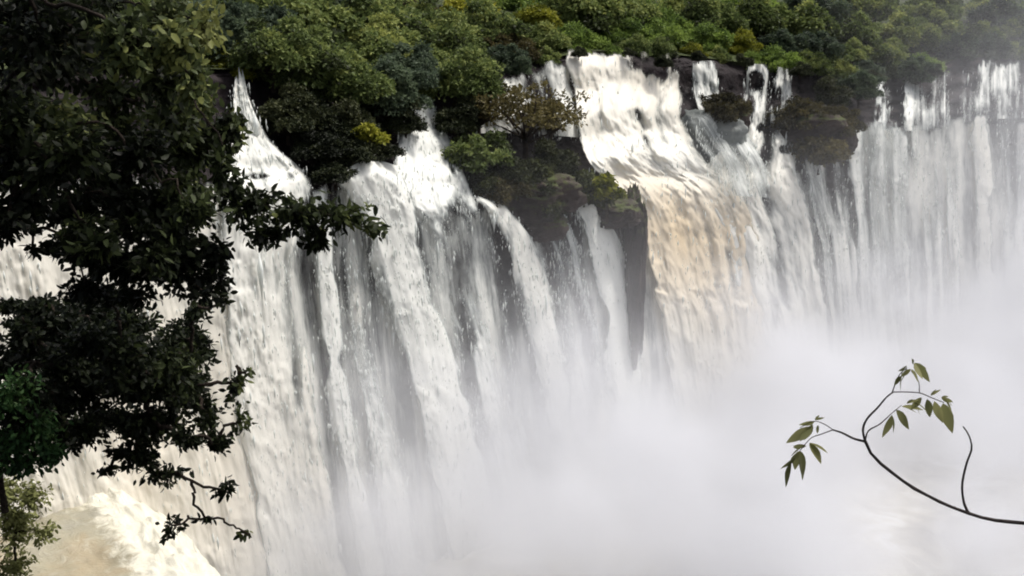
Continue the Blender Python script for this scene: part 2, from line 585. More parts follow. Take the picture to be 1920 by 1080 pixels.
    if label:
        tag(o, label, 'waterfall', 'cascades of the wide waterfall')
    return o


def shift(pts, dx, dy=0):
    return [(a + dx, b + dy) for a, b in pts]


# thin veil over the whole lower cliff
cols = [-200, 100, 400, 600, 700, 800, 900, 1000, 1100, 1200, 1300, 1400, 1500, 1600, 1700, 1800, 1900, 2050]
veil = []
for c in cols:
    pl = float(np.interp(c, COLS, PLIP))
    dx = np.interp(c, [-200, 600, 1000, 1400, 2050], [120, 110, 110, 60, 0])
    pb = float(np.interp(c, [-200, 600, 1000, 1600, 2050], [1150, 1150, 990, 760, 700]))
    veil.append([(c, pl + 6), (c + dx * 0.35, pl + (pb - pl) * 0.35), (c + dx * 0.7, pl + (pb - pl) * 0.7), (c + dx, pb)])
o = fall(None, veil, cover=0.46, cover_end=0.72, silt=0.12, off=0.0, streak=0.5, disp=0.5, edge=0.02, seed=40, name='water_veil', step=4.5)
tag(o, 'thin grey veils of water running down the bare cliff', kind='stuff')

PB = 1180
fall('broad cream curtain falling behind the dark foreground branches', [
    [(-190, 330), (-170, 520), (-110, 760), (-60, 950), (-10, PB)],
    [(60, 330), (80, 520), (130, 720), (200, 950), (260, PB)],
    [(330, 330), (345, 480), (385, 700), (430, 950), (470, PB)],
    [(430, 335), (430, 480), (460, 700), (510, 950), (550, PB)]], 1.1, 0.2, off=1.8, seed=3, silt_end=0.36, cover_end=1.25, edge=0.05, streak=0.3)
fall('white chute squeezing past the black rock and widening into a tall fall', [
    [(438, 126), (434, 200), (420, 270), (405, 350), (400, 480), (420, 700), (465, 950), (510, PB)],
    [(446, 126), (452, 200), (462, 270), (492, 350), (490, 480), (505, 700), (545, 950), (595, PB)],
    [(456, 128), (474, 200), (516, 268), (588, 350), (566, 480), (580, 660), (616, 880), (680, PB)]],
    [(0, 0.9), (0.2, 1.05), (0.35, 1.0), (1, 1.2)], 0.08, off=2.0, seed=2, turb=0.5, edge=0.13, silt_end=0.25, streak=0.32, holes=[(560, 640, 9, 130, .5), (472, 330, 40, 6, .7), (455, 215, 8, 30, .4), (545, 330, 16, 14, .5)], tumble=[(0, 0.7), (0.2, 0.7), (0.3, 0.35), (1, 0.2)])
fall('slim white strand beside the tall fall', [[(566, 345), (578, 480), (592, 640), (622, 820), (680, 1120)], [(630, 345), (634, 480), (646, 640), (664, 790), (740, 1120)]], 1.0, 0.05, off=1.6, seed=4, edge=0.35)
fall('pair of faint veils over dark rock beside the slim white strand', [[(625, 340), (640, 480), (655, 640), (680, 800), (740, 1120)], [(700, 380), (725, 500), (750, 640), (790, 800), (850, 1120)]], 0.4, 0.05, off=0.9, seed=5, edge=0.1, streak=0.7, cover_end=0.6)
fall('smooth white tongue spilling from under the bright yellow-green shrub', [[(622, 330), (672, 430), (712, 560), (750, 700), (830, 1050)], [(690, 300), (735, 420), (772, 560), (812, 700), (890, 1050)], [(752, 312), (788, 400), (824, 540), (870, 680), (950, 1050)]], 1.0, 0.05, off=1.8, seed=6, edge=0.2, streak=0.35, bulge=1.0, tumble=[(0, 0.5), (0.15, 0.4), (0.3, 0.22)])
fall('upper white chute fanning out into a streaky grey fall over dark rock', [
    [(780, 182), (754, 236), (738, 300), (736, 385), (788, 480), (828, 600), (868, 730), (950, 1040)],
    [(794, 180), (790, 236), (795, 300), (818, 385), (858, 480), (892, 600), (918, 730), (985, 1040)],
    [(808, 182), (836, 236), (868, 306), (905, 385), (932, 470), (956, 580), (978, 700), (1030, 1040)]],
    [(0, 0.95), (0.22, 0.9), (0.30, 0.68), (0.45, 0.5), (0.7, 0.7), (1, 1.0)], 0.03, off=1.4, seed=7, turb=0.6, disp=0.5, edge=0.1, streak=0.55, holes=[(800, 440, 20, 40, .6), (850, 500, 30, 120, .45), (905, 450, 16, 70, .6), (930, 540, 14, 110, .5), (862, 300, 18, 30, .6), (775, 290, 12, 30, .4), (880, 640, 14, 90, .4)], tumble=[(0, 0.9), (0.22, 0.8), (0.3, 0.4), (0.4, 0.25)])
fall('white curved fall under the dark bushy outcrop', [[(882, 366), (926, 430), (956, 540), (985, 650), (1060, 1000)], [(955, 376), (1007, 440), (1042, 540), (1068, 650), (1135, 1000)]], 0.94, 0.08, off=2.0, seed=9, edge=0.26, bulge=0.8, holes=[(955, 470, 9, 60, .5), (975, 560, 10, 80, .4), (905, 385, 20, 10, .5)])
fall('bright rapids glimpsed through the lacy trees', [[(872, 170), (880, 205), (886, 250)], [(960, 135), (968, 190), (975, 250)], [(1066, 104), (1076, 180), (1090, 258)]], 0.8, 0.15, off=1.3, seed=60, turb=0.8, disp=0.5, streak=0.45, edge=0.1, tumble=0.8)
fall('sparse trickle over purple rock between two white falls', [[(975, 392), (1010, 470), (1045, 580), (1075, 700), (1120, 960)], [(1065, 398), (1092, 470), (1115, 580), (1140, 700), (1180, 960)]], 0.4, 0.0, off=0.8, seed=10, edge=0.08, streak=0.8, cover_end=0.7)
fall('slender white fall beside the brown rock pillar', [[(1064, 376), (1092, 430), (1110, 520), (1128, 640), (1170, 940)], [(1106, 372), (1154, 436), (1182, 520), (1202, 640), (1245, 940)]], 0.96, 0.03, off=1.8, seed=11, edge=0.26)
fall('great cream two-step cascade stained tan with silt in its lower drop', [
    [(1036, 92), (1058, 150), (1070, 230), (1092, 300), (1150, 356), (1186, 420), (1210, 520), (1240, 640), (1285, 920)],
    [(1115, 90), (1130, 170), (1152, 240), (1190, 310), (1228, 354), (1256, 430), (1284, 530), (1310, 640), (1350, 920)],
    [(1200, 96), (1210, 170), (1226, 240), (1264, 310), (1318, 356), (1340, 430), (1352, 530), (1370, 640), (1400, 920)],
    [(1304, 104), (1290, 170), (1284, 230), (1326, 300), (1400, 358), (1428, 430), (1446, 530), (1456, 640), (1480, 920)]],
    [(0, 1.05), (0.15, 1.2), (0.34, 1.3), (1, 1.3)], [(0, 0.32), (0.26, 0.2), (0.35, 0.5), (0.44, 0.82), (0.56, 0.6), (0.68, 0.28), (1, 0.1)], off=2.4, seed=12, turb=0.75, disp=0.5, edge=0.08, streak=0.34, holes=[(1222, 118, 40, 34, 1.1), (1285, 150, 14, 60, .8), (1046, 98, 20, 18, 1.2), (1150, 96, 22, 12, 1.0), (1180, 215, 30, 12, .45), (1225, 265, 26, 16, .4), (1130, 250, 16, 22, .35)], tumble=[(0, 0.5), (0.25, 0.8), (0.33, 0.7), (0.6, 0.45), (1, 0.2)])
fall('patchy white rapids and wide pale fall below the smooth grey rock', [
    [(1392, 118), (1386, 190), (1376, 250), (1325, 300), (1310, 356), (1345, 430), (1366, 520), (1384, 640), (1420, 900)],
    [(1440, 122), (1436, 190), (1436, 250), (1428, 300), (1418, 352), (1452, 430), (1468, 530), (1482, 640), (1510, 900)],
    [(1492, 132), (1486, 200), (1486, 250), (1500, 290), (1512, 340), (1536, 420), (1550, 530), (1564, 640), (1590, 900)]],
    [(0, 0.6), (0.2, 0.65), (0.27, 1.05), (0.5, 1.05), (1, 1.15)], [(0, 0.1), (0.3, 0.16), (1, 0.02)], off=1.9, seed=14, turb=0.8, disp=0.5, streak=0.4, edge=0.08, holes=[(1420, 150, 14, 18, .9), (1455, 185, 12, 22, .9), (1405, 200, 12, 16, .8), (1440, 240, 20, 9, .9), (1400, 275, 16, 10, .6), (1470, 280, 16, 8, .8), (1395, 470, 12, 60, .4), (1500, 430, 10, 60, .4)], tumble=[(0, 0.9), (0.25, 0.8), (0.33, 0.5), (0.5, 0.3), (1, 0.2)])
fall('thin smooth veil sliding over the grey rock into the wide pale fall', [[(1262, 205), (1290, 250), (1320, 300), (1350, 365)], [(1390, 215), (1410, 260), (1440, 310), (1460, 372)]], 0.42, 0.03, off=4.8, seed=55, turb=0.2, disp=0.5, streak=0.25, edge=0.15, tumble=0.2)
fall('white stream running down around the smooth grey rock', [[(1292, 112), (1300, 180), (1320, 240), (1370, 300)], [(1344, 114), (1350, 180), (1390, 250), (1430, 300)]], 0.62, 0.1, off=1.4, seed=15, turb=0.9, disp=1.0, streak=0.5, edge=0.12, tumble=0.8)
fall('row of thin strands under the wide olive bush', [[(1490, 290), (1520, 400), (1545, 520), (1575, 880)], [(1596, 296), (1604, 400), (1612, 520), (1640, 880)]], 0.64, 0.1, off=1.5, seed=17, streak=0.65, edge=0.1, cover_end=0.9)
fall('smooth glassy fall rolling over a rounded rock lip', [[(1580, 238), (1588, 320), (1600, 450), (1622, 880)], [(1642, 228), (1646, 320), (1655, 450), (1672, 880)], [(1706, 232), (1710, 320), (1710, 450), (1726, 880)]], 0.74, 0.06, off=1.8, seed=18, streak=0.45, edge=0.1, turb=0.2)
fall('short pale fall dropping onto the rounded rock lip', [[(1634, 152), (1628, 244)], [(1680, 150), (1686, 244)]], 0.55, 0.0, off=1.5, seed=19, edge=0.4, tumble=0.4, ragf=3)
fall('broken grey fall beside the glassy one', [[(1700, 238), (1708, 340), (1716, 480), (1735, 860)], [(1800, 218), (1800, 340), (1802, 480), (1812, 860)]], 0.42, 0.08, off=1.2, seed=20, streak=0.75, edge=0.08, cover_end=0.75)
fall('ragged row of grey strands dropping from the far forest edge to the ledge', [[(1690, 142), (1688, 246)], [(1760, 128), (1760, 242)], [(1830, 112), (1830, 226)], [(1990, 104), (1990, 218)]], 0.40, 0.05, off=1.4, seed=22, streak=0.5, edge=0.04, ragf=2.6, turb=0.6, tumble=0.15)
fall('bright straight column of water on the far dim cliff', [[(1810, 206), (1820, 330), (1824, 480), (1830, 860)], [(1860, 206), (1864, 330), (1868, 480), (1872, 860)]], 0.95, 0.14, off=2.0, seed=23, streak=0.3, edge=0.28)
fall('dim farthest fall fading into the spray', [[(1862, 208), (1866, 400), (1868, 860)], [(2080, 206), (2080, 400), (2080, 860)]], 0.42, 0.05, off=1.4, seed=24, streak=0.65, edge=0.05)

# flying droplets and torn threads along the edges and lips of the falls
SQ = np.concatenate(SPRAY)
rs = np.random.default_rng(77)
OCT = np.array([(1, 0, 0), (-1, 0, 0), (0, 1, 0), (0, -1, 0), (0, 0, 1), (0, 0, -1.6)], float)
OF = np.array([(0, 2, 4), (2, 1, 4), (1, 3, 4), (3, 0, 4), (2, 0, 5), (1, 2, 5), (3, 1, 5), (0, 3, 5)])
sz = rs.lognormal(-3.1, 0.5, len(SQ))
SV = SQ[:, None, :] + OCT[None] * sz[:, None, None] * np.stack([np.ones(len(SQ)), np.ones(len(SQ)), rs.uniform(1.5, 7.0, len(SQ))], -1)[:, None, :]
SF = (np.arange(len(SQ)) * 6)[:, None, None] + OF[None]
m, nt, out = nodes_of('droplets')
p = N(nt, 'ShaderNodeBsdfPrincipled', Roughness=0.4)
p.inputs['Base Color'].default_value = (0.76, 0.78, 0.76, 1)
tl = N(nt, 'ShaderNodeBsdfTranslucent'); tl.inputs['Color'].default_value = (0.78, 0.8, 0.78, 1)
mx = N(nt, 'ShaderNodeMixShader', Fac=0.5)
nt.links.new(p.outputs[0], mx.inputs[1]); nt.links.new(tl.outputs[0], mx.inputs[2]); nt.links.new(mx.outputs[0], out.inputs['Surface'])
tag(mesh_obj('spray_water', SV.reshape(-1, 3), SF.reshape(-1, 3), m), 'flying droplets torn from the edges of the falls', kind='stuff')

# -------- silty shelf pool at the near corner, with its foaming rim
ZS = 26.0
rim_px = [(20, 868), (130, 898), (205, 926), (262, 962), (300, 1010), (345, 1070), (420, 1150), (500, 1230)]
rim = catmull([at_z(a, b, ZS) for a, b in rim_px], 70)
near = catmull([at_z(-700, 868, ZS), at_z(-700, 1000, ZS), at_z(-500, 1200, ZS), at_z(-100, 1350, ZS), at_z(300, 1400, ZS)], 70)
nrim = np.gradient(rim, axis=0); nrm = np.stack([nrim[:, 1], -nrim[:, 0], 0 * nrim[:, 0]], -1); nrm /= np.linalg.norm(nrm, axis=1)[:, None]
if np.dot(nrm[30], near[30] - rim[30]) > 0: nrm = -nrm
tt = np.linspace(0, 1, 90)[:, None, None] ** 1.6
SP = rim[None] * (1 - tt) + near[None] * tt
spill = []
for c in np.linspace(1, 0, 34)[:-1]:
    q = rim + nrm * (c * (5.0 + 2.0 * fbm(np.arange(70) * 0.17, 1.3, seed=35)))[:, None]
    q[:, 2] -= 9.0 * c ** 1.9
    spill.append(q)
SP = np.concatenate([np.array(spill), SP], 0)
ns = SP.shape[0]
dist = np.linalg.norm(SP - rim[None], axis=-1) * np.where(np.arange(ns)[:, None] < 33, 0.0, 1.0)
foamv = np.clip(1.15 - dist / (3.0 + 4.5 * fbm(SP[..., 0] * 0.16, SP[..., 1] * 0.16, seed=36)), 0, 1)
SP[..., 2] += (fbm(SP[..., 0] * 0.3, SP[..., 1] * 0.3, seed=31, octaves=5, gain=0.6) - 0.5) * 1.3 + foamv * (fbm(SP[..., 0] * 0.9, SP[..., 1] * 0.9, SP[..., 2] * 0.9, seed=34, octaves=5, gain=0.6) - 0.4) * 2.2
m, nt, out = nodes_of('silty river water')
tc = N(nt, 'ShaderNodeTexCoord')
n1 = N(nt, 'ShaderNodeTexNoise', Scale=0.13, Detail=6.0, Roughness=0.6, Distortion=0.8)
n2 = N(nt, 'ShaderNodeTexNoise', Scale=0.75, Detail=8.0, Roughness=0.7, Distortion=0.5)
for n_ in (n1, n2):
    nt.links.new(tc.outputs['Object'], n_.inputs['Vector'])
fo_ = N(nt, 'ShaderNodeAttribute', attribute_name='foam').outputs['Fac']
silt_ = ramp(nt, n1.outputs['Fac'], [(0.32, (0.25, 0.24, 0.195)), (0.55, (0.285, 0.26, 0.185)), (0.72, (0.32, 0.25, 0.155))])
k1 = maprange(nt, math_n(nt, 'ADD', fo_, math_n(nt, 'MULTIPLY', math_n(nt, 'SUBTRACT', n2.outputs['Fac'], 0.5), 1.6)), 0.25, 0.75)
k2 = maprange(nt, n2.outputs['Fac'], 0.52, 0.72, 0.0, 0.35)
k3 = math_n(nt, 'MAXIMUM', k1, k2)
p = N(nt, 'ShaderNodeBsdfPrincipled', Roughness=0.4)
nt.links.new(mix_rgb(nt, k3, silt_, (0.60, 0.575, 0.48)), p.inputs['Base Color'])
bp = N(nt, 'ShaderNodeBump', Strength=0.7, Distance=0.4)
nt.links.new(n2.outputs['Fac'], bp.inputs['Height'])
nt.links.new(bp.outputs[0], p.inputs['Normal'])
nt.links.new(p.outputs[0], out.inputs['Surface'])
o = mesh_obj('silty_river', SP, grid_faces(ns, 70), m)
vattr(o, 'foam', foamv)
tag(o, 'tan silty water with a cream foaming rim on the near rock shelf', kind='structure')
bot = rim.copy(); bot[:, 2] = 0
nbot = near.copy(); nbot[:, 2] = 0
tag(mesh_obj('rock_terrain', np.array([rim + [0, 0, -2.0], rim * [1, 1, 0] + [1.5, 2.5, 12], bot + [3, 5, 0], nbot, near + [0, 0, -2.0]]), grid_faces(5, 70), M_CLIFF), kind='structure')

# ------------------------------------------------------------------ hillside the photographer stands on
xs = np.linspace(-70, 60, 150); ys = np.linspace(-60, 85, 160)
X, Y = np.meshgrid(xs, ys)
Z = 70.2 - 0.95 * np.clip(Y - 0.5, 0, None) + 0.12 * np.clip(-Y, 0, None)
Z += 13.0 * np.exp(-(((X + 13.2) / 4.2) ** 2 + ((Y - 18.5) / 5.5) ** 2)) + 8 * sstep(-14, -30, X) * np.exp(-((Y - 12) / 22) ** 2)
Z += (fbm(X * 0.25, Y * 0.25, seed=51) - 0.5) * 1.6 * sstep(3, 9, np.hypot(X, Y))
Z = np.maximum(Z, -2)
tag(mesh_obj('hill', np.stack([X, Y, Z], -1), grid_faces(160, 150), M_SOIL), 'dark overgrown slope below the viewpoint', kind='structure')


def hill_z(x, y):
    z = 70.2 - 0.95 * max(y - 0.5, 0) + 0.12 * max(-y, 0)
    z += 13.0 * math.exp(-(((x + 13.2) / 4.2) ** 2 + ((y - 18.5) / 5.5) ** 2)) + 8 * float(sstep(-14, -30, x)) * math.exp(-((y - 12) / 22) ** 2)
    return z


# ------------------------------------------------------------------ leaves
LT = np.array([(0, 0, 0), (0.35, 0, 0.0), (0.7, 0, -0.03), (1, 0, -0.12), (0.32, 0.23, 0.05), (0.7, 0.18, 0.0), (0.32, -0.23, 0.05), (0.7, -0.18, 0.0)], float)
LF = np.array([(0, 1, 4, 4), (1, 2, 5, 4), (2, 3, 5, 5), (0, 6, 1, 1), (1, 6, 7, 2), (2, 7, 3, 3)])
LF_T = [(0, 1, 4), (1, 2, 5), (1, 5, 4), (2, 3, 5), (0, 6, 1), (1, 6, 7), (1, 7, 2), (2, 7, 3)]
QT = np.array([(0, 0, 0), (0.5, 0.33, 0.08), (1, 0, -0.1), (0.5, -0.33, 0.08)], float)
QF_T = [(0, 1, 2), (0, 2, 3)]


def frames(d, rng, flat=1.0):
    """orthonormal leaf frames with x axis along d"""
    d = d / (np.linalg.norm(d, axis=1)[:, None] + 1e-9)
    r = rng.normal(size=d.shape) * 0.6 + np.array([0, 0, flat])
    y = np.cross(r, d); y /= np.linalg.norm(y, axis=1)[:, None] + 1e-9
    z = np.cross(d, y)
    return np.stack([d, y, z], 1)


def leaves_geo(pos, d, size, rng, simple=False, flat=1.0):
    T, F = (QT, QF_T) if simple else (LT, LF_T)
    R = frames(d, rng, flat)
    V = pos[:, None, :] + size[:, None, None] * np.einsum('kj,njc->nkc', T, R)
    F = np.asarray(F)
    Fa = (np.arange(len(pos)) * len(T))[:, None, None] + F[None]
    return V.reshape(-1, 3), Fa.reshape(-1, 3), len(T)


# ------------------------------------------------------------------ background trees
def crown_geo(rng, R, H, n, leaf, lobes=9, flat=0.75, gaps=0.0):
    """leaf positions on and in several clumps; every clump keeps its own tone"""
    C, r, tn = [], [], []
    sx, sy = rng.uniform(0.85, 1.15, 2)
    for k in range(lobes):
        a = rng.uniform(0, 2 * np.pi); el = math.asin(rng.uniform(0.0, 1.0)) ; q = rng.uniform(0.55, 1.0)
        wob = 0.75 + 0.5 * rng.uniform()
        C.append((math.cos(a) * math.cos(el) * q * R * 0.82 * sx * wob, math.sin(a) * math.cos(el) * q * R * 0.82 * sy * wob, H * (0.12 + 0.74 * math.sin(el) * q * wob)))
        r.append(R * rng.uniform(0.15, 0.34)); tn.append(np.clip(rng.normal(0.48, 0.2), 0.1, 0.9))
    C = np.array(C); r = np.array(r); tn = np.array(tn)
    w = r ** 1.8; i = rng.choice(lobes, n, p=w / w.sum())
    d = rng.normal(size=(n, 3)); d /= np.linalg.norm(d, axis=1)[:, None]
    d[:, 2] = np.where(d[:, 2] < -0.35, -d[:, 2], d[:, 2])
    rad = r[i] * (0.45 + 0.62 * rng.uniform(size=n) ** 0.7 + 0.35 * (rng.uniform(size=n) < 0.12) * rng.uniform(size=n)) * (0.6 + 0.9 * vnoise(d[:, 0] * 2.6 + i * 3.1, d[:, 1] * 2.6, d[:, 2] * 2.6, 9))
    pos = C[i] + d * rad[:, None] * np.array([1, 1, flat])
    dirn = d * 0.7 + rng.normal(size=(n, 3)) * 0.7 + np.array([0, 0, -0.25])
    size = leaf * rng.uniform(0.6, 1.4, n)
    tone = np.clip(tn[i] + rng.normal(size=n) * 0.16, 0, 1)
    V, F, k = leaves_geo(pos, dirn, size, rng, simple=True)
    return V, F, np.repeat(tone, k), C


PROTO = {}


def tree_proto(key, R, H, trunk_h, n, leaf, lobes, mat, seed, flat=0.75):
    rng = np.random.default_rng(seed)
    V, F, tone, C = crown_geo(rng, R, H, n, leaf, lobes, flat)
    V[:, 2] += trunk_h
    c = mesh_obj('crown', V, F, mat, smooth=False)
    vattr(c, 'tone', tone)
    parts = [tube(wander((0, 0, -1.5), (0.3, 0.2, trunk_h + H * 0.4), 9, 0.3, seed), [0.05 * R + 0.10, 0.035 * R + 0.05, 0.03], 7)]
    for j, q in enumerate(C):
        s = np.array([0.15, 0.1, trunk_h * rng.uniform(0.55, 1.0)])
        parts.append(tube(wander(s, q + [0, 0, trunk_h], 6, 0.3, seed + j), [0.02 * R + 0.05, 0.02], 5))
    tv, tf = join(parts)
    t = mesh_obj('trunk', tv, tf, M_BARK)
    PROTO[key] = (t, c)
    for o in (t, c):
        COL.objects.unlink(o)


def plant(key, loc, scale, rot, name, label, cat='tree', group=None, mat=None, squash=1.0):
    e = empty(name, loc)
    e.rotation_euler = (0, 0, rot)
    e.scale = (scale, scale, scale * squash)
    for src in PROTO[key]:
        c = src.copy()
        if mat is not None and src.name.startswith('crown'):
            c.data = src.data.copy(); c.data.materials[0] = mat
        COL.objects.link(c)
        c.parent = e
    tag(e, label, cat, group)
    return e


tree_proto('broad', 7.4, 8.4, 1.4, 17000, 0.62, 46, M_LEAF, 101)
tree_proto('round', 6.0, 8.6, 1.2, 14000, 0.60, 36, M_LEAF, 102, 0.85)
tree_proto('green', 7.6, 6.0, 0.8, 17000, 0.60, 50, M_LEAFG, 103, 0.65)
tree_proto('blue', 6.2, 9.0, 1.2, 14000, 0.62, 38, M_LEAFB, 104, 0.85)
tree_proto('olive', 5.8, 6.8, 0.6, 13000, 0.52, 36, M_LEAFO, 105)
tree_proto('lime', 5.8, 6.4, 1.0, 12000, 0.58, 34, M_LEAFY, 109)
tree_proto('bush', 3.0, 2.6, 0.0, 5200, 0.36, 24, M_LEAFO, 106, 0.8)
tree_proto('shrub', 1.6, 1.6, 0.0, 1600, 0.36, 14, M_LEAFY, 107, 0.8)
tree_proto('open', 4.6, 5.6, 1.8, 1500, 0.46, 26, M_LEAFO, 108, 0.55)
tree_proto('dusk', 5.8, 7.4, 0.6, 12000, 0.56, 34, M_LEAFD, 110)  # dark leaf colour stands in for shade

# forest behind the crest
rng = np.random.default_rng(5)
LOOK = {'broad': 'broad mid-green', 'round': 'rounded dark-green', 'green': 'flat-topped bright green', 'blue': 'tall blue-green', 'olive': 'brownish olive', 'lime': 'yellow-green'}
MARKS = [(90, 'the hidden curtain end'), (260, 'the broad cream curtain'), (430, 'the narrow white chute'), (545, 'the black hollow'), (660, 'the bright yellow-green shrub'), (790, 'the upper white chute'), (910, 'the domed dark bush'),
         (1010, 'the lacy trees'), (1110, 'the cream cascade head'), (1215, 'the cream cascade middle'), (1330, 'the round olive bush'), (1440, 'the patchy white rapids'),
         (1540, 'the wide olive bush'), (1660, 'the short pale fall'), (1760, 'the ragged grey strands'), (1870, 'the bright straight column')]
ROWS = ['on the brink above', 'just behind the brink above', 'in the second rank above', 'deeper in the forest above', 'at the back of the forest above', 'on the farthest rise above']
used = {}
for row, (e0, e1, step_) in enumerate([(1.5, 4, 56), (8, 12, 74), (18, 24, 86), (32, 40, 100), (55, 70, 120), (85, 110, 120)]):
    px = (440 if row < 1 else 60) + row * 23
    while px < 1990:
        q = ground_z(px, rng.uniform(e0, e1))
        if px < 980:
            key = rng.choice(['broad', 'round', 'blue', 'olive', 'lime', 'broad'], p=[.28, .2, .15, .15, .1, .12])
        elif px < 1420:
            key = rng.choice(['green', 'broad', 'round', 'lime'], p=[.62, .2, .12, .06])
        else:
            key = rng.choice(['round', 'blue', 'broad', 'green'], p=[.3, .35, .2, .15])
        low = 0.46 if (row == 0 and 1000 < px < 1420) else 0.6 if row == 0 else 0.7 if (row == 1 and px > 980) else 0.85 if row == 1 else 1.05
        sc = rng.uniform(0.85, 1.15) * low
        mk = min(MARKS, key=lambda t: abs(t[0] - px))[1]
        size = 'small ' if sc < 0.55 else 'large ' if sc > 1.02 else ''
        lab = f'{size}{LOOK[str(key)]} tree {ROWS[row]} {mk}'
        if lab in used:
            lab = lab.replace(' tree ', ' companion tree ', 1)
        if lab in used:
            lab = lab.replace('companion', 'further')
        used[lab] = 1
        plant(str(key), q - np.array([0, 0, 2.2 if row == 0 else 1.2]), sc, rng.uniform(0, 6.28), 'forest_tree', lab, 'tree', 'trees of the forest above the falls')
        px += step_ * rng.uniform(0.8, 1.25)


def on_cliff(px, py, lift=0.0, fwd=0.0):
    D = float(cliff_depth(px, py)) - fwd
    return at(px, py, D) + np.array([0, 0, lift])


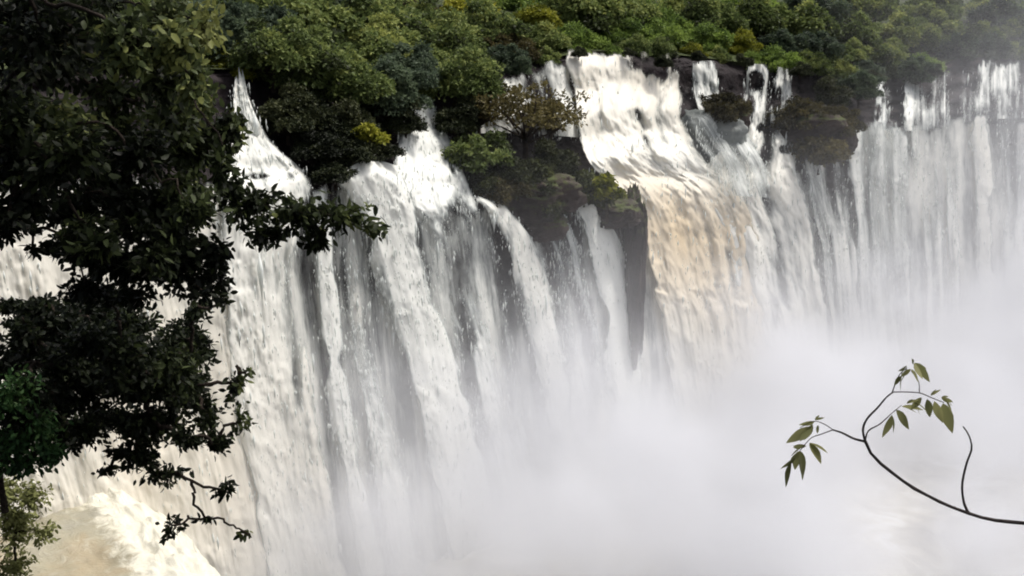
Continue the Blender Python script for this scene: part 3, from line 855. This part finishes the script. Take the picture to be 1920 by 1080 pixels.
# distinct trees and shrubs among the falls
SPOTS = [
    ('broad', 512, 150, 0.70, 0.3, 1, 'forest_tree', 'dark spreading tree right beside the head of the narrow chute', 'tree', None),
    ('broad', 585, 190, 0.85, 1.3, 1, 'forest_tree', 'wide green tree overhanging the black hollow', 'tree', None),
    ('round', 650, 215, 0.90, 1.2, 1, 'forest_tree', 'rounded tree leaning over the black rock face', 'tree', None),
    ('blue', 725, 225, 0.80, 2.2, 1, 'forest_tree', 'blue-green tree draping down to the upper white chute', 'tree', None),
    ('blue', 768, 180, 0.72, 4.2, 1, 'forest_tree', 'dark slim tree standing just beside the upper white chute', 'tree', None),
    ('broad', 862, 200, 0.80, 5.2, 1, 'forest_tree', 'broad olive-green tree above the black gap behind the upper chute', 'tree', None),
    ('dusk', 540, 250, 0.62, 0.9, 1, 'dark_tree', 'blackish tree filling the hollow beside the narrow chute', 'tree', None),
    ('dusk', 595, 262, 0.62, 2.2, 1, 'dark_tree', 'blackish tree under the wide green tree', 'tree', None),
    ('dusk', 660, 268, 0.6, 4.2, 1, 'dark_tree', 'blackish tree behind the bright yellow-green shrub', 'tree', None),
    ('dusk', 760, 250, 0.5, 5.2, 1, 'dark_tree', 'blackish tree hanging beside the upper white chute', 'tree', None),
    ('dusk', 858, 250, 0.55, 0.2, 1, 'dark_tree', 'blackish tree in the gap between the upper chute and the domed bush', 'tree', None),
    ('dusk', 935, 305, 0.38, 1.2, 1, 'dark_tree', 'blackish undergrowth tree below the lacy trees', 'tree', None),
    ('dusk', 1040, 330, 0.6, 3.2, 1, 'dark_tree', 'blackish tree on the outcrop beside the cream cascade', 'tree', None),
    ('dusk', 1560, 200, 0.62, 3.2, 1, 'dark_tree', 'dusky tree rising behind the wide olive bush', 'tree', None),
    ('dusk', 1245, 124, 0.3, 3.9, .8, 'dark_tree', 'small blackish tree parting the head of the cream cascade', 'tree', None),
    ('dusk', 1085, 104, 0.24, 1.1, .8, 'dark_tree', 'small dusky tree dipping over the outer edge of the cream cascade', 'tree', None),
    ('dusk', 1180, 100, 0.2, 2.1, .7, 'dark_tree', 'tiny dusky tree on the brow of the cream cascade', 'tree', None),
    ('dusk', 1395, 122, 0.32, 2.9, .8, 'dark_tree', 'small dusky tree at the head of the patchy white rapids', 'tree', None),
    ('dusk', 1500, 140, 0.36, 0.9, .8, 'dark_tree', 'small dusky tree above the wide olive bush', 'tree', None),
    ('dusk', 1640, 150, 0.3, 1.9, .8, 'dark_tree', 'small dusky tree at the head of the short pale fall', 'tree', None),
    ('dusk', 1750, 140, 0.34, 4.9, .8, 'dark_tree', 'small dusky tree among the ragged grey strands', 'tree', None),
    ('dusk', 1310, 112, 0.26, 4.0, .8, 'dark_tree', 'small dusky tree between the cream cascade and the round olive bush', 'tree', None),
    ('olive', 945, 345, 0.5, 0.9, .9, 'dark_green_bush', 'dark green bush directly below the domed one', 'bush', M_LEAFM),
    ('olive', 1030, 330, 0.55, 1.9, .9, 'dark_green_bush', 'dark green bush under the smaller lacy tree', 'bush', M_LEAFM),
    ('bush', 1100, 376, 1.3, 5.9, 1, 'dark_green_bush', 'dark green bush trailing from the outcrop onto the slender white fall', 'bush', M_LEAFM),
    ('bush', 1015, 396, 1.2, 2.4, .9, 'dark_green_bush', 'dark green bush fringing the foot of the outcrop above the sparse trickle', 'bush', M_LEAFM),
    ('bush', 905, 352, 1.0, 2.4, .9, 'dark_green_bush', 'dark green bush where the outcrop meets the streaky grey fall', 'bush', M_LEAFM),
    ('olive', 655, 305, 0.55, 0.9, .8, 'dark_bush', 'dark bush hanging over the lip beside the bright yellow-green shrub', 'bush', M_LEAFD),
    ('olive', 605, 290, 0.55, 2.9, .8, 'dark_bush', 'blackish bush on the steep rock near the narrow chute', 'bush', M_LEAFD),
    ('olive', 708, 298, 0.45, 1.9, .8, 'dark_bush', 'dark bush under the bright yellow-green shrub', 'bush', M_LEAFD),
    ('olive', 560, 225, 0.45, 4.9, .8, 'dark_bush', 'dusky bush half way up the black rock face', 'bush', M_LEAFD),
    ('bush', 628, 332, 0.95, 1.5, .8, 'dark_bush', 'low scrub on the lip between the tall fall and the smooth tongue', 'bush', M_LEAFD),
    ('open', 985, 285, 1.55, 0.4, 1, 'lacy_tree', 'lacy dark tree with white water showing through its branches', 'tree', None),
    ('open', 1035, 265, 1.15, 2.0, 1, 'lacy_tree', 'smaller lacy tree reaching towards the cream cascade', 'tree', None),
    ('open', 900, 250, 1.05, 3.0, 1, 'lacy_tree', 'lacy tree above the domed dark green bush', 'tree', None),
    ('bush', 895, 312, 1.55, 1.0, 1.1, 'green_bush', 'domed dark green bush on the rock outcrop', 'bush', M_LEAF),
    ('olive', 985, 362, 0.85, 3.0, .9, 'dark_green_bush', 'large dark green bush covering the rock outcrop', 'bush', M_LEAFM),
    ('bush', 1068, 372, 1.5, 4.0, 1.2, 'dark_green_bush', 'small dark green bush next to the yellow-green shrub at the outcrop tip', 'bush', M_LEAFM),
    ('bush', 935, 372, 1.2, 5.0, 1, 'olive_bush', 'low olive bush drooping over the white curved fall', 'bush', None),
    ('olive', 1348, 236, 0.82, 0.2, 1.05, 'olive_bush', 'round brown-olive bush on the rock in mid-fall', 'bush', None),
    ('olive', 1505, 246, 0.9, 1.5, 1, 'olive_bush', 'wide olive bush above the row of thin strands', 'bush', None),
    ('olive', 1565, 250, 0.78, 3.5, 1, 'olive_bush', 'tall olive bush next to the short pale fall', 'bush', None),
    ('bush', 1535, 296, 1.75, 2.5, 1, 'olive_bush', 'low dark bush drooping over the row of thin strands', 'bush', None),
    ('bush', 1470, 232, 1.2, 2.0, 1, 'olive_bush', 'little olive bush amid the patchy white rapids', 'bush', None),
    ('blue', 1610, 190, 0.6, 2.0, 1, 'forest_tree', 'dim tree hanging over the short pale fall', 'tree', None),
    ('blue', 1715, 160, 0.6, 1.0, 1, 'forest_tree', 'dim blue-green tree between the short pale fall and the ragged grey strands', 'tree', None),
    ('shrub', 700, 262, 1.25, 0.0, 1, 'yellow_shrub', 'bright yellow-green shrub against the dark rock near the chute', 'shrub', None),
    ('shrub', 1138, 370, 2.1, 1.0, 1, 'yellow_shrub', 'yellow-green shrub on the edge of the rock outcrop above the brown pillar', 'shrub', None),
]
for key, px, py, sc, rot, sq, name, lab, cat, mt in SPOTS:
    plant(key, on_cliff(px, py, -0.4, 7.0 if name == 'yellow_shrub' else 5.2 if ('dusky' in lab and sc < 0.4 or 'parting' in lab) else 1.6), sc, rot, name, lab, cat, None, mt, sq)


# ------------------------------------------------------------------ rocks among the falls
def boulder(name, label, px, py, w_px, h_px, dep, mat, seed, fwd=1.0, sub=5, rough=0.5, group=None):
    c = on_cliff(px, py, 0, fwd)
    s = float(cliff_depth(px, py)) / FPX
    import bmesh
    bm = bmesh.new()
    bmesh.ops.create_icosphere(bm, subdivisions=sub, radius=1.0)
    v = np.array([x.co for x in bm.verts]); f = [[x.index for x in y.verts] for y in bm.faces]
    bm.free()
    n = fbm(v[:, 0] * 1.3 + seed, v[:, 1] * 1.3, v[:, 2] * 1.3, seed, 5, 0.55)
    n2 = np.abs(fbm(v[:, 0] * 2.6, v[:, 1] * 2.6 + seed, v[:, 2] * 4.2, seed + 3, 5, 0.6) - 0.5)
    n = np.floor(n * 9) / 9 * 0.6 + n * 0.4
    v = v * (1 + (n - 0.5) * 2 * rough - (n2 - 0.12) * 1.4 * rough)[:, None]
    v = np.sign(v) * np.abs(v) ** 0.8
    v = v * np.array([w_px * s / 2, dep, h_px * s / 2])
    o = mesh_obj(name, v, np.array(f), mat)
    o.location = c
    tag(o, label, 'rock', group)
    return o


boulder('boulder', 'smooth grey-green rock face standing between the cream cascade and white rapids', 1328, 268, 150, 130, 5.0, M_ROCKGREY, 3, -3.0, rough=0.42)
boulder('rock_outcrop', 'dark rock outcrop under the domed bush', 985, 368, 210, 90, 5.0, M_ROCKBROWN, 5, 1.0)
boulder('rock_pillar', 'tall brown wet rock pillar beside the slender white fall', 1192, 520, 42, 330, 3.0, M_ROCKBROWN, 6, 2.6, rough=0.6)
boulder('boulder', 'brown boulder capping the rock pillar', 1150, 400, 90, 50, 3.5, M_ROCKBROWN, 7, 2.2)
boulder('black_rock', 'black rock behind the upper white chute', 848, 215, 70, 110, 3.0, M_CLIFF, 9, 0.5)
boulder('purple_rock', 'purple wet rock at the top of the sparse trickle', 1020, 425, 80, 60, 2.5, M_ROCKBROWN, 10, 1.2)
boulder('boulder', 'dark boulder under the round brown-olive bush', 1365, 222, 70, 60, 2.5, M_ROCKBROWN, 11, 1.4)
boulder('rock_outcrop', 'dark rock outcrop below the wide olive bush', 1530, 255, 130, 90, 4.0, M_ROCKBROWN, 12, 1.4)

# ------------------------------------------------------------------ near plants
LEAF_CACHE = {}


def single_leaf(mat):
    if mat.name not in LEAF_CACHE:
        o = mesh_obj('leaf', LT, np.array(LF_T), mat, smooth=True)
        vattr(o, 'tone', np.full(8, 0.5))
        LEAF_CACHE[mat.name] = o.data
        bpy.data.objects.remove(o)
    return LEAF_CACHE[mat.name]


def place_leaf(parent, base, pos, d, size, mat, rng, wide=1.0):
    from mathutils import Matrix
    R = frames(np.array([d], float), rng, 0.15)[0]
    o = bpy.data.objects.new('leaf', single_leaf(mat))
    COL.objects.link(o)
    o.parent = parent
    M = Matrix([[*R[:, 0], 0], [*R[:, 1], 0], [*R[:, 2], 0], [0, 0, 0, 1]])
    M = Matrix(((R[0][0], R[1][0], R[2][0], 0), (R[0][1], R[1][1], R[2][1], 0), (R[0][2], R[1][2], R[2][2], 0), (0, 0, 0, 1)))
    M = Matrix.Translation(Vector(pos) - Vector(base)) @ M @ Matrix.Diagonal((size, size * wide, size, 1))
    o.matrix_local = M
    return o


def near_tree(name, label, cat, base, trunk_pts, clumps, mat, seed, leaf=0.115, n_part=0, trunk_r=(0.28, 0.2, 0.1), tone0=0.35):
    """clumps: (px, py, Y, rx_px, ry_px, leaves[, tone])"""
    rng = np.random.default_rng(seed)
    e = empty(name, base)
    tag(e, label, cat)
    base = np.asarray(base, float)
    trunk = catmull([np.asarray(p, float) for p in trunk_pts], 30)
    tv, tf = tube(trunk, trunk_r, 10)
    mesh_obj('trunk', tv - base, tf, M_BARK, e)
    allp, alld, allt, allc = [], [], [], []
    nodes = [t for t in trunk[10:]]
    lens = [0.0] * len(nodes)
    order = sorted(clumps, key=lambda c: np.min(np.linalg.norm(trunk - at(c[0], c[1], c[2]), axis=1)))
    for j, c in enumerate(order):
        px, py, Y, rx, ry, n = c[:6]
        tone = c[6] if len(c) > 6 else tone0
        ctr = at(px, py, Y)
        s = Y / FPX
        R = np.array([rx * s, (rx + ry) * 0.5 * s * 1.1, ry * s])
        # branch from the nearest lower trunk point
        NA = np.array(nodes)
        k = int(np.argmin(np.linalg.norm(NA - ctr, axis=1) + 0.25 * np.array(lens)))
        br = wander(NA[k], ctr, 12, 0.22, seed + j, sag=-0.06)
        r0 = max(0.008, 0.045 - 0.006 * lens[k])
        parts = [tube(br, [r0, r0 * 0.75], 6)]
        nodes += [br[6], br[11]]
        ln = np.linalg.norm(ctr - NA[k])
        lens += [lens[k] + ln * 0.5, lens[k] + ln]
        # twigs and leaves along them
        nt_ = max(3, n // 16)
        d = rng.normal(size=(nt_, 3)); d /= np.linalg.norm(d, axis=1)[:, None]
        tips = ctr + d * R * rng.uniform(0.35, 1.05, nt_)[:, None]
        for q in tips:
            src = br[rng.integers(9, 12)] * 0.5 + ctr * 0.5
            tw = wander(src, q, 5, 0.08, int(rng.integers(1e6)), sag=0.03)
            parts.append(tube(tw, [0.007, 0.0025], 4))
            m_ = max(2, int(n / nt_))
            f = rng.uniform(0.15, 1.0, m_)[:, None]
            P = src * (1 - f) + q * f + rng.normal(size=(m_, 3)) * R * 0.17
            D = (q - src) / (np.linalg.norm(q - src) + 1e-6) * 0.5 + rng.normal(size=(m_, 3)) * 0.7 + np.array([0, 0, -0.45])
            allp.append(P); alld.append(D)
            allt.append(np.clip(tone + rng.normal(size=m_) * 0.14, 0, 1))
        bv, bf = join(parts)
        mesh_obj('branch', bv - base, bf, M_BARK, e)
    P = np.vstack(allp); D = np.vstack(alld); T = np.concatenate(allt)
    S = leaf * rng.uniform(0.65, 1.25, len(P))
    sel = np.zeros(len(P), bool)
    if n_part:
        # the leaves that hang farthest out towards the falls are picked out one by one
        dep = (P - CAM) @ FWD
        sx = 960 + FPX * (P[:, 0]) / dep
        sy = 540 - FPX * ((P - CAM) @ UP) / dep
        ok = np.where((sx > 5) & (sx < 1900) & (sy > 5) & (sy < 1075))[0]
        ok = ok[np.argsort(-(sx[ok] - 0.25 * dep[ok] * 10))][:n_part]
        sel[ok] = True
    V, F, k = leaves_geo(P[~sel] - base, D[~sel], S[~sel], rng, flat=0.15)
    fo = mesh_obj('foliage', V, F, mat, e, smooth=True)
    vattr(fo, 'tone', np.repeat(T[~sel], k))
    fo['kind'] = 'stuff'
    for i in np.where(sel)[0]:
        place_leaf(e, base, P[i], D[i], S[i], mat, rng)
    return e


# big dark tree on the left
b = (-9.6, 12.5, hill_z(-9.6, 12.5) - 0.3)
CL = []
r_ = np.random.default_rng(77)
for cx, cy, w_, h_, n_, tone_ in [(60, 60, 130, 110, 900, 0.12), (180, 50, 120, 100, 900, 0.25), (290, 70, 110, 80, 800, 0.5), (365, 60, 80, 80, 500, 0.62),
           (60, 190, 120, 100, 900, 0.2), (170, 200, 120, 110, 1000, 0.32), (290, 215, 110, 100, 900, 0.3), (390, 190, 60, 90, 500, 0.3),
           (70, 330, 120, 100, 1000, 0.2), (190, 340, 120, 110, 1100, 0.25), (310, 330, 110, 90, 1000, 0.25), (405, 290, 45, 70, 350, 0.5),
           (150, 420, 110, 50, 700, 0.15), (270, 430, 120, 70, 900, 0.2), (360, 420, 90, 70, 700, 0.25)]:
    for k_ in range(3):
        CL.append((cx + r_.uniform(-55, 45), cy + r_.uniform(-65, 65), r_.uniform(12.5, 16.5), w_ * 0.62, h_ * 0.62, int(n_ * 0.44), tone_ + (0.22 if cy < 260 and cx > 90 else 0.08) + r_.uniform(-.15, .25)))  # upper clumps get lighter leaf colour, painting in the sun and sky light
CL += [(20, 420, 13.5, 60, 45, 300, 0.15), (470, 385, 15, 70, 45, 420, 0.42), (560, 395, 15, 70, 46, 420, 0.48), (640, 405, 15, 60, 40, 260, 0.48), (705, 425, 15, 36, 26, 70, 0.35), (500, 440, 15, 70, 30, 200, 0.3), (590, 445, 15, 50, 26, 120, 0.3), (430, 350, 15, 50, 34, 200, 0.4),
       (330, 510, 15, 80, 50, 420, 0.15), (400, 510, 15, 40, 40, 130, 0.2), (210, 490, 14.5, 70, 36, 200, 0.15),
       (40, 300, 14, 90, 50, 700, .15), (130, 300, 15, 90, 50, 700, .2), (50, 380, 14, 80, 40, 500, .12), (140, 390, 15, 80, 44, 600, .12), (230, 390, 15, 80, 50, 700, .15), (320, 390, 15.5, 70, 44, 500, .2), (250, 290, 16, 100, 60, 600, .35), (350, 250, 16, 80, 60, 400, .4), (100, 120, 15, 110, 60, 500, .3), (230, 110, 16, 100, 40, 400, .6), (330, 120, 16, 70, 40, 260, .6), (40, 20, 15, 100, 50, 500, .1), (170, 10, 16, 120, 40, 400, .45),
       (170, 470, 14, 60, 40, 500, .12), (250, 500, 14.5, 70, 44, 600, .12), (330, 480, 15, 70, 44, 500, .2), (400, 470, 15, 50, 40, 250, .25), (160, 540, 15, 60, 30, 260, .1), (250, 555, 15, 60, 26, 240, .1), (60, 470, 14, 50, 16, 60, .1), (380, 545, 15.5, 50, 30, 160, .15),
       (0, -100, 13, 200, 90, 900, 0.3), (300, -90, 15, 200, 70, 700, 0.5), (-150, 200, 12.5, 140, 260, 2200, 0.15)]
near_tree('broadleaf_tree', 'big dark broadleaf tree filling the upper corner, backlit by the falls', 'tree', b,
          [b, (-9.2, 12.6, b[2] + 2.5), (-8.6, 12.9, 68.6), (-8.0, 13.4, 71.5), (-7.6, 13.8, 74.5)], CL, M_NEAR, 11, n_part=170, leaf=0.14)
# dark lower tree hanging over the slope
b = at(-130, 900, 18.5)
b[2] = hill_z(b[0], b[1]) - 0.3
CL = []
for cx, cy, w_, h_, n_, tone_ in [(40, 620, 100, 60, 800, 0.08), (150, 620, 110, 60, 1000, 0.08), (260, 630, 100, 80, 1000, 0.12), (345, 620, 60, 70, 600, 0.2),
           (100, 720, 120, 90, 1000, 0.06), (220, 740, 120, 90, 1100, 0.1), (325, 725, 80, 80, 800, 0.22), (385, 700, 40, 80, 320, 0.3),
           (30, 700, 90, 80, 900, .05), (60, 790, 90, 60, 800, .05), (200, 690, 130, 80, 1000, .06), (40, 590, 90, 30, 500, .05), (190, 590, 130, 30, 600, .06), (300, 760, 90, 60, 700, .1),
           (160, 810, 100, 50, 700, 0.08), (280, 820, 100, 50, 700, 0.1), (365, 805, 60, 50, 330, 0.2)]:
    for k_ in range(3):
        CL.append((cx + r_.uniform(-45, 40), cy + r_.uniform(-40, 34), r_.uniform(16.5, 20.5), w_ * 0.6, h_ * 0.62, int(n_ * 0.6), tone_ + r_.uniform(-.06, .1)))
CL += [(200, 600, 20, 120, 40, 900, .06), (90, 650, 20.5, 110, 60, 1000, .05), (200, 690, 20.5, 120, 60, 1100, .05), (300, 680, 20, 90, 60, 800, .1), (80, 750, 20.5, 100, 60, 900, .05), (190, 780, 20.5, 110, 50, 900, .05), (300, 790, 20, 80, 50, 700, .08), (360, 660, 19, 50, 60, 350, .2), (380, 760, 19, 40, 50, 250, .2)]
CL += [(440, 720, 18, 34, 40, 100, 0.25), (450, 790, 18, 30, 36, 90, 0.25), (462, 695, 18, 14, 16, 20, .2),
       (300, 890, 18, 80, 20, 190, 0.15), (200, 878, 18, 50, 16, 60, 0.1), (420, 920, 18, 36, 26, 80, 0.1), (322, 985, 18, 40, 24, 95, 0.1), (385, 972, 18, 26, 12, 24, 0.1), (466, 1002, 18, 18, 14, 26, 0.1), (370, 580, 18, 50, 40, 150, 0.2), (420, 560, 18, 26, 26, 50, 0.2)]
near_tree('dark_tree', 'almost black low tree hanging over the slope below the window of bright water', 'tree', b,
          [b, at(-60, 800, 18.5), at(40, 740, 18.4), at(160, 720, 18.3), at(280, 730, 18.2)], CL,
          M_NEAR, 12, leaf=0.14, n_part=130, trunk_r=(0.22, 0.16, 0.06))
M_NEARG = leaf_mat('mid green near leaves', [(0.0, (0.012, 0.03, 0.012)), (0.5, (0.03, 0.07, 0.022)), (1.0, (0.08, 0.13, 0.04))], 0.25)
b = at(10, 960, 16.5)
near_tree('green_bush', 'dark green leafy bush low in the corner under the black tree', 'bush', b, [b, b + [0, 0, 0.6], b + [0.1, 0, 1.2]],
          [(20, 740, 16.5, 60, 60, 700, 0.6), (70, 800, 16.5, 50, 50, 600, 0.6), (20, 830, 16.5, 60, 50, 700, 0.5), (95, 850, 16.5, 40, 34, 350, 0.4), (40, 870, 16.5, 60, 30, 400, .3)], M_NEARG, 13, leaf=0.12, trunk_r=(0.06, 0.03))
M_NEARY = leaf_mat('pale olive near leaves', [(0.0, (0.05, 0.06, 0.02)), (0.5, (0.13, 0.14, 0.045)), (1.0, (0.26, 0.27, 0.11))], 0.3)
b = at(-10, 1180, 26)
near_tree('pale_bush', 'pale olive-green feathery bush in the bottom corner beside the silty water', 'bush', b, [b, b + [0, 0, 0.6], b + [0.1, 0, 1.2]],
          [(10, 920, 26, 50, 40, 500, 0.9), (60, 930, 26, 40, 40, 400, 0.95), (20, 970, 26, 60, 40, 500, .85), (30, 1000, 26, 60, 45, 420, 0.85), (80, 1000, 26, 40, 40, 200, 0.95), (25, 1060, 26, 55, 40, 420, 0.8), (10, 1120, 26, 70, 40, 300, 0.6)], M_NEARY, 14, leaf=0.15, trunk_r=(0.06, 0.03))

# -------- slender sapling reaching in from the right edge
YB = 6.0


def B(px, py, dy=0.0):
    return at(px, py, YB + dy)


root = np.array([4.6, 5.2, hill_z(4.6, 5.2) - 0.2])
e = empty('sapling', root)
tag(e, 'slender bare-stemmed sapling arching in front of the white spray with few drooping leaves', 'sapling')
stem = catmull([root, root + [-0.1, 0.1, 0.8], B(2150, 985, -0.2), B(2000, 985), B(1910, 980), B(1825, 966), B(1740, 930), B(1690, 900), B(1648, 868), B(1628, 843), B(1622, 828)], 60)
tv, tf = tube(stem, [0.028, 0.020, 0.017, 0.014, 0.011, 0.0085], 8)
tv = tv + (fbm(tv[:, 0] * 14, tv[:, 1] * 14, tv[:, 2] * 14, 71, 3)[:, None] - 0.5) * 0.012
mesh_obj('stem', tv - root, tf, M_TWIG, e)
twigs = [
    ([B(1622, 828), B(1618, 805), B(1626, 785), B(1645, 765), B(1662, 745), B(1675, 735, .05)], [0.008, 0.006, 0.004]),
    ([B(1675, 735, .05), B(1700, 735, .08), B(1725, 737, .1), B(1745, 745, .12), B(1770, 755, .15)], [0.004, 0.0025]),
    ([B(1672, 738, .05), B(1685, 705, 0), B(1700, 690, -.05)], [0.004, 0.002]),
    ([B(1724, 737, .1), B(1722, 715, .1), B(1708, 695, .05)], [0.003, 0.002]),
    ([B(1622, 828), B(1628, 808), B(1650, 795), B(1672, 775, .1), B(1690, 760, .15)], [0.005, 0.002]),
    ([B(1622, 828), B(1600, 822), B(1580, 812), B(1562, 806, -.03)], [0.008, 0.005]),
    ([B(1562, 806, -.03), B(1540, 814, -.05), B(1520, 822, -.08), B(1500, 845, -.1)], [0.004, 0.002]),
    ([B(1562, 806, -.03), B(1545, 795, 0), B(1525, 790, 0), B(1500, 802, 0.03)], [0.003, 0.002]),
    ([B(1818, 965), B(1808, 945, .02), B(1804, 910, .04), B(1812, 870, .05), B(1822, 840, .05), B(1816, 815, .05), B(1806, 800, .05)], [0.009, 0.007, 0.006, 0.004]),
]
for pts, rr in twigs:
    tv, tf = tube(catmull(pts, 18), rr, 6)
    mesh_obj('twig', tv - root, tf, M_TWIG, e)
LV = [  # tip positions: base px -> tip px, depth shift
    (1694, 690, 1684, 735, 0), (1700, 686, 1690, 722, .05), (1708, 692, 1724, 715, .05), (1715, 680, 1742, 712, 0), (1712, 682, 1735, 690, .05), (1690, 705, 1676, 722, 0),
    (1672, 778, 1658, 820, .05), (1680, 768, 1706, 803, .1), (1690, 762, 1728, 765, .15), (1700, 757, 1722, 748, .1), (1714, 752, 1742, 772, .1), (1738, 748, 1745, 782, .1),
    (1752, 752, 1766, 792, .15), (1768, 756, 1784, 806, .15), (1772, 750, 1788, 775, .1), (1745, 742, 1762, 730, .12), (1765, 745, 1786, 755, .12), (1728, 745, 1708, 768, .1),
    (1520, 800, 1478, 830, 0), (1524, 796, 1508, 824, 0), (1528, 790, 1500, 798, .03), (1534, 797, 1532, 812, 0), (1518, 830, 1540, 864, -.06), (1505, 838, 1483, 852, -.1),
    (1500, 845, 1510, 898, -.1), (1502, 850, 1500, 890, -.08), (1490, 858, 1467, 880, -.1), (1484, 868, 1470, 910, -.1), (1512, 836, 1486, 838, -.05), (1528, 788, 1545, 782, 0.02),
]
rl = np.random.default_rng(3)
ts = np.array([0, .12, .28, .48, .68, .86, 1.0]); wd = np.array([0, .11, .19, .21, .16, .08, 0])
fv = [(t, 0, -0.10 * t * t) for t in ts] + [(t, w, 0.05 * w * 4 - 0.12 * t * t) for t, w in zip(ts[1:-1], wd[1:-1])] + [(t, -w, 0.05 * w * 4 - 0.12 * t * t) for t, w in zip(ts[1:-1], wd[1:-1])]
ff = []
for sgn, o0 in ((1, 7), (-1, 12)):
    row = [0] + [o0 + i for i in range(5)] + [6]
    for i in range(6):
        f_ = [i, i + 1, row[i + 1], row[i]]
        f_ = list(dict.fromkeys(f_))
        ff.append(f_ if sgn > 0 else f_[::-1])
o = mesh_obj('leaf', np.array(fv), ff, M_BRANCHLEAF)
vattr(o, 'tone', np.full(len(fv), 0.62))
LEAF_CACHE[M_BRANCHLEAF.name] = o.data
bpy.data.objects.remove(o)
for k_ in range(10):                      # buds and old leaf scars along the stem
    c_ = stem[24 + k_ * 3 + int(rl.integers(0, 2))]
    d_ = rl.normal(size=3); d_ /= np.linalg.norm(d_)
    tv, tf = tube(np.array([c_ + d_ * 0.003, c_ + d_ * 0.012, c_ + d_ * 0.022]), [0.0085, 0.006, 0.002], 6)
    mesh_obj('bud', tv - root, tf, M_TWIG, e)
for bx, by, tx, ty, dy in LV:
    a_, t_ = B(bx, by, dy), B(tx, ty, dy + rl.uniform(-.03, .03))
    L_ = np.linalg.norm(t_ - a_)
    place_leaf(e, root, a_, t_ - a_, L_ * 1.08, M_BRANCHLEAF, rl, 0.85)
    if rl.uniform() < 0.8:
        place_leaf(e, root, a_, (t_ - a_) + rl.normal(size=3) * L_ * 0.45, L_ * rl.uniform(0.6, 0.95), M_BRANCHLEAF, rl, 0.8)

# ------------------------------------------------------------------ spray in the gorge
m, nt, out = nodes_of('spray')
tc = N(nt, 'ShaderNodeTexCoord')
sp = N(nt, 'ShaderNodeSeparateXYZ')
nt.links.new(tc.outputs['Object'], sp.inputs[0])
x_, y_, z_ = sp.outputs
nz = N(nt, 'ShaderNodeTexNoise', Scale=0.055, Detail=3.5, Roughness=0.6)
nt.links.new(tc.outputs['Object'], nz.inputs['Vector'])
nn = math_n(nt, 'SUBTRACT', nz.outputs['Fac'], 0.5)
zz = math_n(nt, 'ADD', z_, math_n(nt, 'MULTIPLY', nn, 36.0))
topz = maprange(nt, x_, -20.0, 60.0, 35.0, 25.0)
rel = math_n(nt, 'DIVIDE', zz, topz)
hfac = math_n(nt, 'POWER', maprange(nt, rel, 0.0, 1.3, 1.0, 0.0), 2.1)
xfac = maprange(nt, math_n(nt, 'ADD', x_, math_n(nt, 'MULTIPLY', nn, 36.0)), -46.0, -12.0)
yfac = maprange(nt, y_, 78.0, 108.0)
d1 = math_n(nt, 'MULTIPLY', math_n(nt, 'MULTIPLY', hfac, math_n(nt, 'MULTIPLY', xfac, yfac)), math_n(nt, 'MULTIPLY', maprange(nt, nz.outputs['Fac'], 0.34, 0.68, 1.8, 0.06), 0.12))
# drifting plume that rises on the far side
plume = math_n(nt, 'MULTIPLY', maprange(nt, math_n(nt, 'ADD', x_, math_n(nt, 'MULTIPLY', nn, 40.0)), 45.0, 115.0), math_n(nt, 'MULTIPLY', maprange(nt, z_, 36.0, 72.0, 1.0, 0.12), maprange(nt, y_, 100.0, 190.0)))
d2 = math_n(nt, 'MULTIPLY', plume, 0.009)
pv = N(nt, 'ShaderNodeVolumePrincipled')
pv.inputs['Color'].default_value = (0.91, 0.92, 0.96, 1)
pv.inputs['Anisotropy'].default_value = 0.1
d3 = math_n(nt, 'MULTIPLY', math_n(nt, 'MULTIPLY', maprange(nt, z_, 22.0, 58.0, 1.0, 0.0), math_n(nt, 'MULTIPLY', maprange(nt, x_, -60.0, -10.0), yfac)), 0.0035)
nt.links.new(math_n(nt, 'ADD', d3, math_n(nt, 'ADD', d1, d2)), pv.inputs['Density'])
nt.links.new(pv.outputs[0], out.inputs['Volume'])
m.cycles.volume_sampling = 'MULTIPLE_IMPORTANCE'
m.cycles.volume_step_rate = 1.0
prof_ = [(-68, -3), (-68, 40), (-20, 50), (30, 62), (70, 86), (190, 86), (190, -3)]
k_ = len(prof_)
bv = [(x, 76, z) for x, z in prof_] + [(x, 290, z) for x, z in prof_]
bf = [tuple(range(k_ - 1, -1, -1)), tuple(range(k_, 2 * k_))] + [(i, (i + 1) % k_, (i + 1) % k_ + k_, i + k_) for i in range(k_)]
o = mesh_obj('mist', bv, bf, m, smooth=False)
tag(o, 'white spray rising from the pool below the falls', kind='stuff')
o.visible_shadow = True
